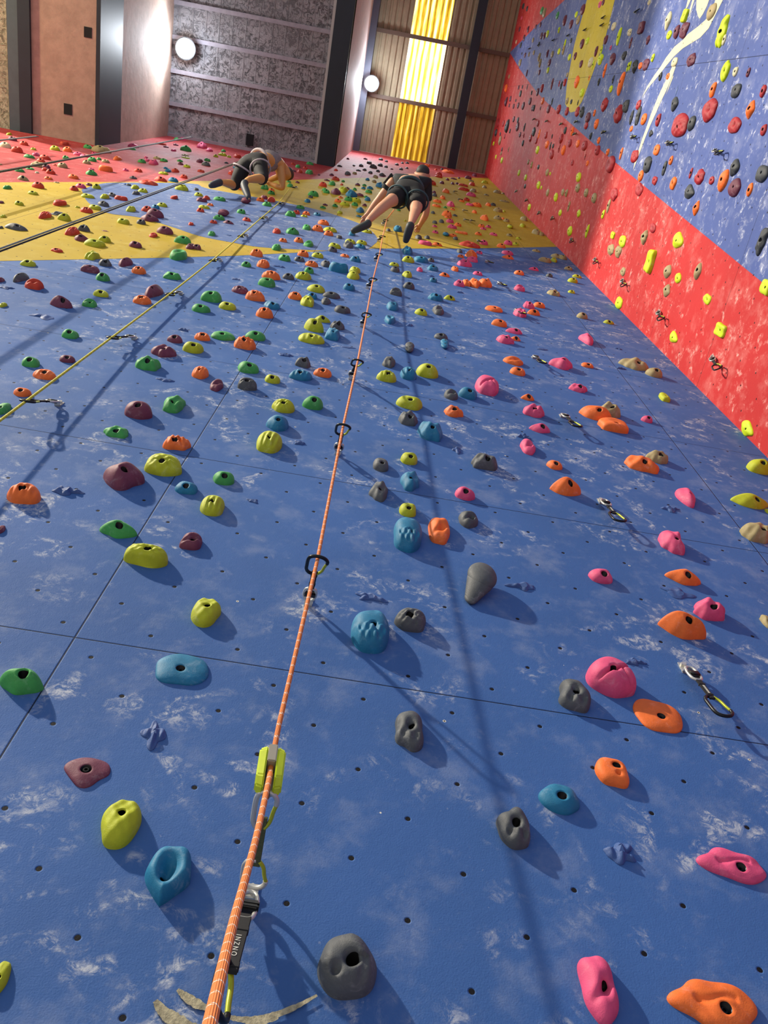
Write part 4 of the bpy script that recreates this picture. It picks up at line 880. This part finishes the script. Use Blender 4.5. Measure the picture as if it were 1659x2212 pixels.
for i, b in enumerate(RD):
    B = Wy(*b); sway = (.03, -.02, .05, .0, .04, .02)[i % 6]
    quickdraw(B, (sway+.06, -.10, -1), 0, 'black quickdraw hanging free in the line near the red side wall, %s from bottom' % WORDS[i], 'free-hanging quickdraws on the main wall', near=i < 2)
SDR = [('on the red', (1540, 770)), ('on the red', (1424, 672)), ('on the red', (1346, 604)), ('on the red', (1287, 558)), ('on the red', (1236, 515)), ('on the red', (1195, 468)), ('on the red', (1166, 457)), ('on the red', (1139, 430)), ('on the red', (1117, 411)),
       ('on the blue', (1545, 325)), ('on the blue', (1443, 307)), ('on the blue', (1367, 294)), ('on the blue', (1304, 284)), ('on the red', (1245, 262)), ('on the red', (1242, 288)), ('on the red', (1213, 267)), ('on the red', (1182, 261)), ('on the red', (1155, 257)),
       ('on the blue', (1374, 27)), ('on the yellow', (1303, 40)), ('on the yellow', (1300, 56)), ('on the yellow', (1264, 66)), ('on the blue', (1228, 78)), ('on the blue', (1196, 88)), ('on the blue', (1165, 98)), ('on the blue', (1145, 106))]
cnt = {}
for z_, b in SDR:
    cnt[z_] = cnt.get(z_, 0)+1
    quickdraw(Wx(*b), (-.14, .05, -1), 1, 'black and silver quickdraw %s of the side wall, %s counted from the bottom' % (z_, WORDS[cnt[z_]-1]), 'quickdraws on the side wall', spin=.9)
# first clip: brake device on its own quickdraw, and the old quickdraw hanging below
B0 = Wy(541, 1938)
O1 = Wy(577, 1712, -.27); O2 = Wy(590, 1622, -.275)
def basis(z, xh=(1, 0, 0)):
    z = Vector(z).normalized(); x = Vector(xh); x = (x-z*x.dot(z)).normalized(); return Matrix((x, z.cross(x), z)).transposed().to_4x4()
ax = O2-O1; Lo = float(np.linalg.norm(ax))
oh = link('rope_brake_device', None, label='lime green and grey rope brake device clipped on the orange rope', cat='rope brake'); oh.location = (O1+O2)/2
mb = basis(ax)
M_lime = simple('lime_plastic', (196, 214, 30), .45, noise=.05, scale=30)
for s in (-1, 1):
    bm = bmesh.new(); w = .016
    prof = [(-.30, .50), (.30, .50), (.50, .36), (.50, -.30), (.28, -.50), (-.28, -.50), (-.5, -.30), (-.5, .36)]
    A = [bm.verts.new((s*.0085, y*.044, z*Lo)) for y, z in prof]; Bv = [bm.verts.new((s*(.0085+w), y*.036, z*Lo*.86)) for y, z in prof]
    bm.faces.new(A); bm.faces.new(Bv)
    for i in range(8): bm.faces.new((A[i], A[(i+1) % 8], Bv[(i+1) % 8], Bv[i]))
    bmesh.ops.recalc_face_normals(bm, faces=bm.faces); bmesh.ops.bevel(bm, geom=bm.edges[:], offset=.003, segments=2, affect='EDGES')
    o = link('side_shell', bm_mesh(bm, 'side_shell'), M_lime, parent=oh); o.matrix_basis = mb
bm = bmesh.new()
add_box(bm, -.0085, .0085, -.0225, .02, Lo*.05, Lo*.47); add_box(bm, -.0085, .0085, .006, .02, -Lo*.45, Lo*.05)
bmesh.ops.bevel(bm, geom=bm.edges[:], offset=.002, segments=2, affect='EDGES')
o = link('metal_channel', bm_mesh(bm, 'metal_channel'), simple('worn_grey_metal', (176, 168, 152), .4, metal=.4), parent=oh); o.matrix_basis = mb; o['label'] = 'worn grey metal rope channel'
o = tube('clip_eye', [(0, -.004, -Lo*.46), (0, .002, -Lo*.60), (0, .01, -Lo*.46)], .005, M_web2, parent=oh); o.matrix_basis = mb
qs = link('quickdraw', None, label='silver and olive quickdraw stretched from the lowest bolt up to the lime brake device', cat='quickdraw'); qs.location = B0
dv = O1-(B0+np.array([0, -.02, 0])); Lc = float(np.linalg.norm(dv)); mq = Matrix.Translation((0, -.02, .005)) @ basis(-dv)
def ell(z0, z1, w): return catmull([(w*.5*math.sin(2*PI*k/10), 0, (z0+z1)/2+(z0-z1)/2*math.cos(2*PI*k/10)) for k in range(11)], 3)[:-1]
o = link('bolt_hanger', HANG, None, parent=qs); o.matrix_basis = Matrix.Translation((0, 0, .012))
for nm, z0, z1, w in (('carabiner', 0, -.30*Lc, .042), ('carabiner', -.62*Lc, -.99*Lc, .036)):
    o = link(nm, loop_mesh('carabiner', dee(z0, z1, w) if z0 else [(p[0], p[1], z0+z1-p[2]) for p in dee(z0, z1, w)], .005, M_alu, closed=False), None, parent=qs); o.matrix_basis = mq
    gp = gate_pts(z0, z1, w)
    gp = gp if z0 else [(p[0], p[1], z0+z1-p[2]) for p in gp]
    link('gate', loop_mesh('gate', gp, .004, M_gate, closed=False), None, parent=o)['label'] = 'lime gate'
bm = bmesh.new(); add_box(bm, -.0085, .0085, -.003, .003, -.74*Lc, -.24*Lc); bmesh.ops.bevel(bm, geom=bm.edges[:], offset=.001, segments=1, affect='EDGES')
o = link('sling', bm_mesh(bm, 'sling'), M_web2, parent=qs); o.matrix_basis = mq; o['label'] = 'olive webbing sling'
# black quickdraw below the lowest bolt
bq = link('quickdraw', None, label='large black quickdraw hanging below the lowest bolt beside the orange rope', cat='quickdraw'); bq.location = B0
E1 = Wy(466, 2240, -.03)-B0; E1[1] = 0
k = float(np.linalg.norm(E1))/.262
mb2 = Matrix.Translation((-.001, -.028, -.012)) @ basis((-E1[0], .10, -E1[2])) @ Matrix.Scale(k, 4)
u1 = catmull([(-.011, 0, -.004), (-.017, 0, -.028), (-.016, 0, -.060), (-.010, 0, -.072), (0, 0, -.074), (.010, 0, -.072), (.016, 0, -.06), (.017, 0, -.028), (.011, 0, -.004), (0, 0, .002), (-.011, 0, -.004)], 4)[:-1]
link('shackle', loop_mesh('shackle', u1, .0042, M_alu), None, parent=bq).matrix_basis = mb2
bm = bmesh.new(); add_box(bm, -.021, .021, -.008, .008, -.056, -.028); bmesh.ops.bevel(bm, geom=bm.edges[:], offset=.003, segments=2, affect='EDGES')
add_box(bm, -.0215, .0215, -.0092, .0, -.050, -.047); add_box(bm, -.0215, .0215, -.0092, .0, -.041, -.038)
link('rubber_keeper', bm_mesh(bm, 'rubber_keeper'), M_rub, parent=bq).matrix_basis = mb2
bm = bmesh.new(); add_box(bm, -.0135, .0135, -.004, .004, -.205, -.064); add_box(bm, -.0145, .0145, -.0055, .0055, -.110, -.100); add_box(bm, -.0145, .0145, -.0055, .0055, -.198, -.186)
bmesh.ops.bevel(bm, geom=bm.edges[:], offset=.001, segments=1, affect='EDGES')
o = link('sling', bm_mesh(bm, 'sling'), M_web, parent=bq); o.matrix_basis = mb2
cu = bpy.data.curves.new('printed_lettering', 'FONT'); cu.body = 'INZNO'; cu.size = .0125; cu.align_x = 'CENTER'; cu.align_y = 'CENTER'; cu.extrude = .0003; cu.space_character = 1.45
to = bpy.data.objects.new('tmp', cu); COL.objects.link(to); bpy.context.view_layer.update()
tm = bpy.data.meshes.new_from_object(to.evaluated_get(bpy.context.evaluated_depsgraph_get())); bpy.data.objects.remove(to)
o2 = link('printed_lettering', tm, M_print, parent=o); o2.matrix_basis = Matrix.Translation((0.001, -.0045, -.148)) @ Matrix.Rotation(PI/2, 4, 'Y') @ Matrix.Rotation(PI/2, 4, 'X') @ Matrix.Rotation(0, 4, 'Z')
o = link('carabiner', loop_mesh('carabiner', dee(-.192, -.285, .056), .0055, M_anod, closed=False), None, parent=bq); o.matrix_basis = mb2 @ Matrix.Rotation(1.15, 4, 'Z')
link('gate', loop_mesh('gate', gate_pts(-.192, -.285, .056), .0048, M_gate, closed=False), None, parent=o)['label'] = 'lime gate'
# ropes
top = Wz(852, 452, 9.55)
rp = [np.array(top)]+oc[::-1]+[O2+np.array([0, -.004, .01])]
rp2 = [O2*.35+O1*.65+np.array([0, -.012, 0]), O1+np.array([0, -.03, -.0]), Wy(552, 1815, -.42), Wy(505, 1990, -.62), Wy(456, 2200, -.84), Wy(430, 2330, -.95)]
pa = []
for a, b in zip(rp, rp[1:]): pa += [a+(b-a)*t for t in np.linspace(0, 1, 12, endpoint=False)]
pa += [O2+(O1-O2)*.3]
pa += catmull([pa[-1]]+rp2, 14)[1:]
orope = tube('climbing_rope', [tuple(p) for p in pa], .0052, M_orope, seg=14, uv=True, label='orange climbing rope with white flecks running up to the dark-clad climber', cat='rope')
ypts = [yc[0]+(yc[0]-yc[1])*.6]+yc
pa = []
for a, b in zip(ypts, ypts[1:]): pa += [a+(b-a)*t for t in np.linspace(0, 1, 12, endpoint=False)]
pa.append(ypts[-1])
tube('climbing_rope', [tuple(p) for p in pa], .0055, M_yrope, seg=12, uv=True, label='bright yellow climbing rope running up through its quickdraws', cat='rope')
def pair(u0, v0, u1, v1, h, lab):
    A = Wy(u0, v0, -h); Bp = Wy(u1, v1, -h)
    A = A-np.array([0, 0, 2.5])
    for k, (dx, mt, w) in enumerate(((0, M_grope, 'pale grey'), (.028, M_drope, 'dark'))):
        tube('top_rope', [tuple(A+np.array([dx, 0, 0])), tuple(Bp+np.array([dx, 0, 0]))], .0055, mt, seg=8, label=f'{w} strand of the taut top rope {lab}', cat='rope')
pair(0, 537, 520, 347, .25, 'running up behind the grey-topped climber')
pair(0, 370, 412, 296, .22, 'crossing the red band above the yellow paint')
pair(0, 303, 78, 294, .18, 'at the top edge under the concrete beam')
# ------------------------------------------------------------------ climbers
def skin_obj(name, pts, edges, mat, parent=None, sub=2, root=None):
    me = bpy.data.meshes.new(name); keys = list(pts)
    ix = {k: i for i, k in enumerate(keys)}
    me.from_pydata([tuple(pts[k][0]) for k in keys], [(ix[a], ix[b]) for a, b in edges], [])
    o = bpy.data.objects.new(name+'_tmp', me); COL.objects.link(o)
    sm = o.modifiers.new('skin', 'SKIN'); sm.use_smooth_shade = True; ss = o.modifiers.new('sub', 'SUBSURF'); ss.levels = sub; ss.render_levels = sub
    sk = me.skin_vertices[0].data
    for k in keys:
        r = pts[k][1]; sk[ix[k]].radius = r if isinstance(r, tuple) else (r, r); sk[ix[k]].use_root = (k == (root or keys[0]))
    bpy.context.view_layer.update()
    m2 = bpy.data.meshes.new_from_object(o.evaluated_get(bpy.context.evaluated_depsgraph_get()))
    bpy.data.objects.remove(o)
    for p in m2.polygons: p.use_smooth = True
    m2.materials.clear()
    return link(name, m2, mat, parent=parent)
def lerp(a, b, t): return np.array(a)*(1-t)+np.array(b)*t
def climber(K, label, skin, top_m, leg_m, hair_m, shoe_m, belt_m, long_legs):
    K = {k: (Wy(*v[:3]) if len(v) == 4 else Wz(*v)) for k, v in K.items()}
    out = np.array([0, -1., 0])
    P = {'pel': (K['pel'], .115), 'chest': (K['chest'], (.145, .12)), 'neck': (K['neck'], .052)}
    E = [('pel', 'waist'), ('waist', 'chest'), ('chest', 'neck'), ('neck', 'hd0'), ('hd0', 'hd1'), ('hd1', 'hd2')]
    P['waist'] = (lerp(K['pel'], K['chest'], .5)+out*.02, .112)
    hd = K['head']-K['neck']; hd /= np.linalg.norm(hd)
    P['hd0'] = (K['head']-hd*.04, .072); P['hd1'] = (K['head']+hd*.04, .088); P['hd2'] = (K['head']+hd*.10, .06)
    face = np.array([0, 1., 0])-hd*hd[1]; face /= np.linalg.norm(face); sidev = np.cross(hd, face)
    P['nose'] = (K['head']+hd*.015+face*.098, .012); E.append(('hd1', 'nose'))
    for s, q in (('L', -1), ('R', 1)): P['ear'+s] = (K['head']+hd*.02+sidev*.092*q, .014); E.append(('hd1', 'ear'+s))
    for s in 'LR':
        P['sh'+s] = (K['sh'+s], .062); P['el'+s] = (K['el'+s], .040); P['wr'+s] = (lerp(K['el'+s], K['ha'+s], .86), .027); P['ua'+s] = (lerp(K['sh'+s], K['el'+s], .45), .052); P['fa'+s] = (lerp(K['el'+s], K['ha'+s], .3), .041)
        P['pa'+s] = (K['ha'+s], (.036, .018))
        E += [('chest', 'sh'+s), ('sh'+s, 'ua'+s), ('ua'+s, 'el'+s), ('el'+s, 'fa'+s), ('fa'+s, 'wr'+s), ('wr'+s, 'pa'+s)]
        fd = K['ha'+s]-P['wr'+s][0]; fd /= np.linalg.norm(fd); sd = np.cross(fd, out); sd /= max(1e-6, np.linalg.norm(sd))
        for q, ln in enumerate((.055, .065, .060, .048)):
            a = K['ha'+s]+sd*(q-1.5)*.019+fd*.03; P[f'f{q}{s}'] = (a+fd*ln*.4, .0085); P[f'g{q}{s}'] = (a+fd*ln*.75+np.array([0, .022, -.01]), .0075)
            E += [('pa'+s, f'f{q}{s}'), (f'f{q}{s}', f'g{q}{s}')]
        P['t0'+s] = (K['ha'+s]-sd*.042+fd*.0, .010); P['t1'+s] = (K['ha'+s]-sd*.055+fd*.03, .009); E += [('pa'+s, 't0'+s), ('t0'+s, 't1'+s)]
        P['hip'+s] = (K['hip'+s], .098); P['th'+s] = (lerp(K['hip'+s], K['knee'+s], .45), .086); P['knee'+s] = (K['knee'+s], .060); P['ca'+s] = (lerp(K['knee'+s], K['ank'+s], .32)+out*.012, .059); P['ank'+s] = (K['ank'+s], .036)
        P['heel'+s] = (K['heel'+s], .034); P['toe'+s] = (K['toe'+s], .026)
        E += [('pel', 'hip'+s), ('hip'+s, 'th'+s), ('th'+s, 'knee'+s), ('knee'+s, 'ca'+s), ('ca'+s, 'ank'+s), ('ank'+s, 'heel'+s), ('heel'+s, 'toe'+s)]
    body = skin_obj('person', P, E, skin, root='pel')
    body['label'] = label; body['category'] = 'person'
    def sub(name, keys, edges, mat, grow, over={}):
        Q = {}
        for k in keys:
            p, r = over.get(k, P.get(k)); Q[k] = (p, tuple(x+grow for x in r) if isinstance(r, tuple) else r+grow)
        return skin_obj(name, Q, edges, mat, parent=body)
    sh = {f'sl{s}': (lerp(K['sh'+s], K['el'+s], .62), .052) for s in 'LR'}
    sub('shirt', ['waist', 'chest', 'shL', 'shR', 'uaL', 'uaR', 'slL', 'slR'] if not long_legs else ['waist', 'chest', 'shL', 'shR'],
        [('waist', 'chest'), ('chest', 'shL'), ('chest', 'shR')]+([('shL', 'uaL'), ('shR', 'uaR'), ('uaL', 'slL'), ('uaR', 'slR')] if not long_legs else []), top_m, .020 if not long_legs else .040, sh)
    if long_legs:
        cf = {f'cf{s}': (lerp(K['knee'+s], K['ank'+s], .25), .054) for s in 'LR'}
        sub('leggings', ['pel', 'waist', 'hipL', 'hipR', 'thL', 'thR', 'kneeL', 'kneeR', 'cfL', 'cfR'], [('pel', 'waist'), ('pel', 'hipL'), ('pel', 'hipR'), ('hipL', 'thL'), ('hipR', 'thR'), ('thL', 'kneeL'), ('thR', 'kneeR'), ('kneeL', 'cfL'), ('kneeR', 'cfR')], leg_m, .014, cf)
    else:
        cf = {f'cf{s}': (lerp(K['hip'+s], K['knee'+s], .72), .098) for s in 'LR'}
        sub('shorts', ['pel', 'waist', 'hipL', 'hipR', 'thL', 'thR', 'cfL', 'cfR'], [('pel', 'waist'), ('pel', 'hipL'), ('pel', 'hipR'), ('hipL', 'thL'), ('hipR', 'thR'), ('thL', 'cfL'), ('thR', 'cfR')], leg_m, .022, cf)
    hr = {'h0': (K['head']-hd*.05-face*.030, .068), 'h1': (K['head']+hd*.045-face*.030, .098), 'h2': (K['head']+hd*.125-face*.004, .062)}
    skin_obj('hair', hr, [('h0', 'h1'), ('h1', 'h2')], hair_m, parent=body)
    for s in 'LR':
        q = {'a': (lerp(K['ank'+s], K['heel'+s], .35), .046), 'b': (K['heel'+s], .047), 'c': (lerp(K['heel'+s], K['toe'+s], .55), (.046, .042)), 'd': (K['toe'+s], .030)}
        skin_obj('climbing_shoe', q, [('a', 'b'), ('b', 'c'), ('c', 'd')], shoe_m, parent=body)
    # harness: waist belt and two leg loops
    axis = K['chest']-K['pel']; axis /= np.linalg.norm(axis); b1 = np.cross(axis, out); b1 /= np.linalg.norm(b1); b2 = np.cross(axis, b1)
    hb = bmesh.new(); c = lerp(K['pel'], K['chest'], .32)
    add_tube(hb, [tuple(c+(b1*math.cos(t)*.146+b2*math.sin(t)*.138)) for t in np.linspace(0, 2*PI, 28, endpoint=False)], .020, 8, True)
    for s in 'LR':
        ax2 = K['knee'+s]-K['hip'+s]; ax2 /= np.linalg.norm(ax2); c1 = np.cross(ax2, out); c1 /= np.linalg.norm(c1); c2 = np.cross(ax2, c1); cc = lerp(K['hip'+s], K['knee'+s], .30)
        add_tube(hb, [tuple(cc+(c1*math.cos(t)+c2*math.sin(t))*.122) for t in np.linspace(0, 2*PI, 22, endpoint=False)], .010, 8, True)
    link('harness', bm_mesh(hb, 'harness'), belt_m, parent=body)
    return K
KC2 = {'toeR': (875, 525, -.1, 1), 'heelR': (886, 488, 8.72), 'ankR': (889, 480, 8.82), 'kneeR': (897, 458, 9.2), 'hipR': (902, 425, 9.6), 'hipL': (868, 420, 9.6), 'kneeL': (838, 438, 9.3), 'ankL': (794, 478, 9.02), 'heelL': (796, 484, 8.93), 'toeL': (758, 501, -.1, 1),
       'pel': (884, 418, 9.68), 'chest': (886, 393, 10.05), 'neck': (907, 391, 10.2), 'head': (911, 380, 10.30), 'shL': (852, 388, 10.1), 'elL': (818, 430, 10.0), 'haL': (790, 468, 10.1), 'shR': (922, 396, 10.1), 'elR': (921, 462, 10.05), 'haR': (906, 488, 10.15)}
KC1 = {'toeR': (538, 430, -.1, 1), 'heelR': (526, 398, 10.1), 'ankR': (536, 388, 10.2), 'kneeR': (568, 388, 10.55), 'hipR': (560, 354, 10.85), 'hipL': (532, 350, 10.85), 'kneeL': (506, 402, 10.75), 'ankL': (480, 394, 10.5), 'heelL': (474, 394, 10.45), 'toeL': (452, 402, 10.3),
       'pel': (545, 348, 10.95), 'chest': (588, 350, 11.25), 'neck': (608, 354, 11.4), 'head': (616, 372, 11.45), 'shL': (596, 345, 11.35), 'shR': (606, 360, 11.25), 'elR': (611, 408, 11.1), 'haR': (582, 396, 11.2), 'elL': (604, 380, 11.35), 'haL': (575, 392, 11.5)}
sk1 = simple('tanned_skin', (196, 142, 112), .55); sk2 = simple('warm_skin', (208, 150, 88), .55)
climber(KC2, 'climber in dark shirt and shorts reaching across the yellow band above the orange rope', sk1, simple('charcoal_shirt', (26, 33, 36), .85, noise=.2, scale=30), simple('black_shorts', (14, 16, 20), .85, noise=.2, scale=30),
        simple('dark_hair', (34, 36, 36), .6, noise=.3, scale=120), simple('grey_green_shoe', (44, 50, 50), .6), simple('teal_grey_harness', (52, 78, 82), .7), False)
climber(KC1, 'climber in grey top and black leggings crouching on the upper wall over the yellow rope', sk2, simple('grey_vest', (132, 124, 128), .85, noise=.15, scale=30), simple('black_leggings', (11, 13, 19), .8, noise=.2, scale=30),
        simple('brown_hair', (66, 54, 48), .6, noise=.3, scale=120), simple('slate_shoe', (48, 54, 64), .6), simple('pale_harness', (176, 166, 170), .7), True)
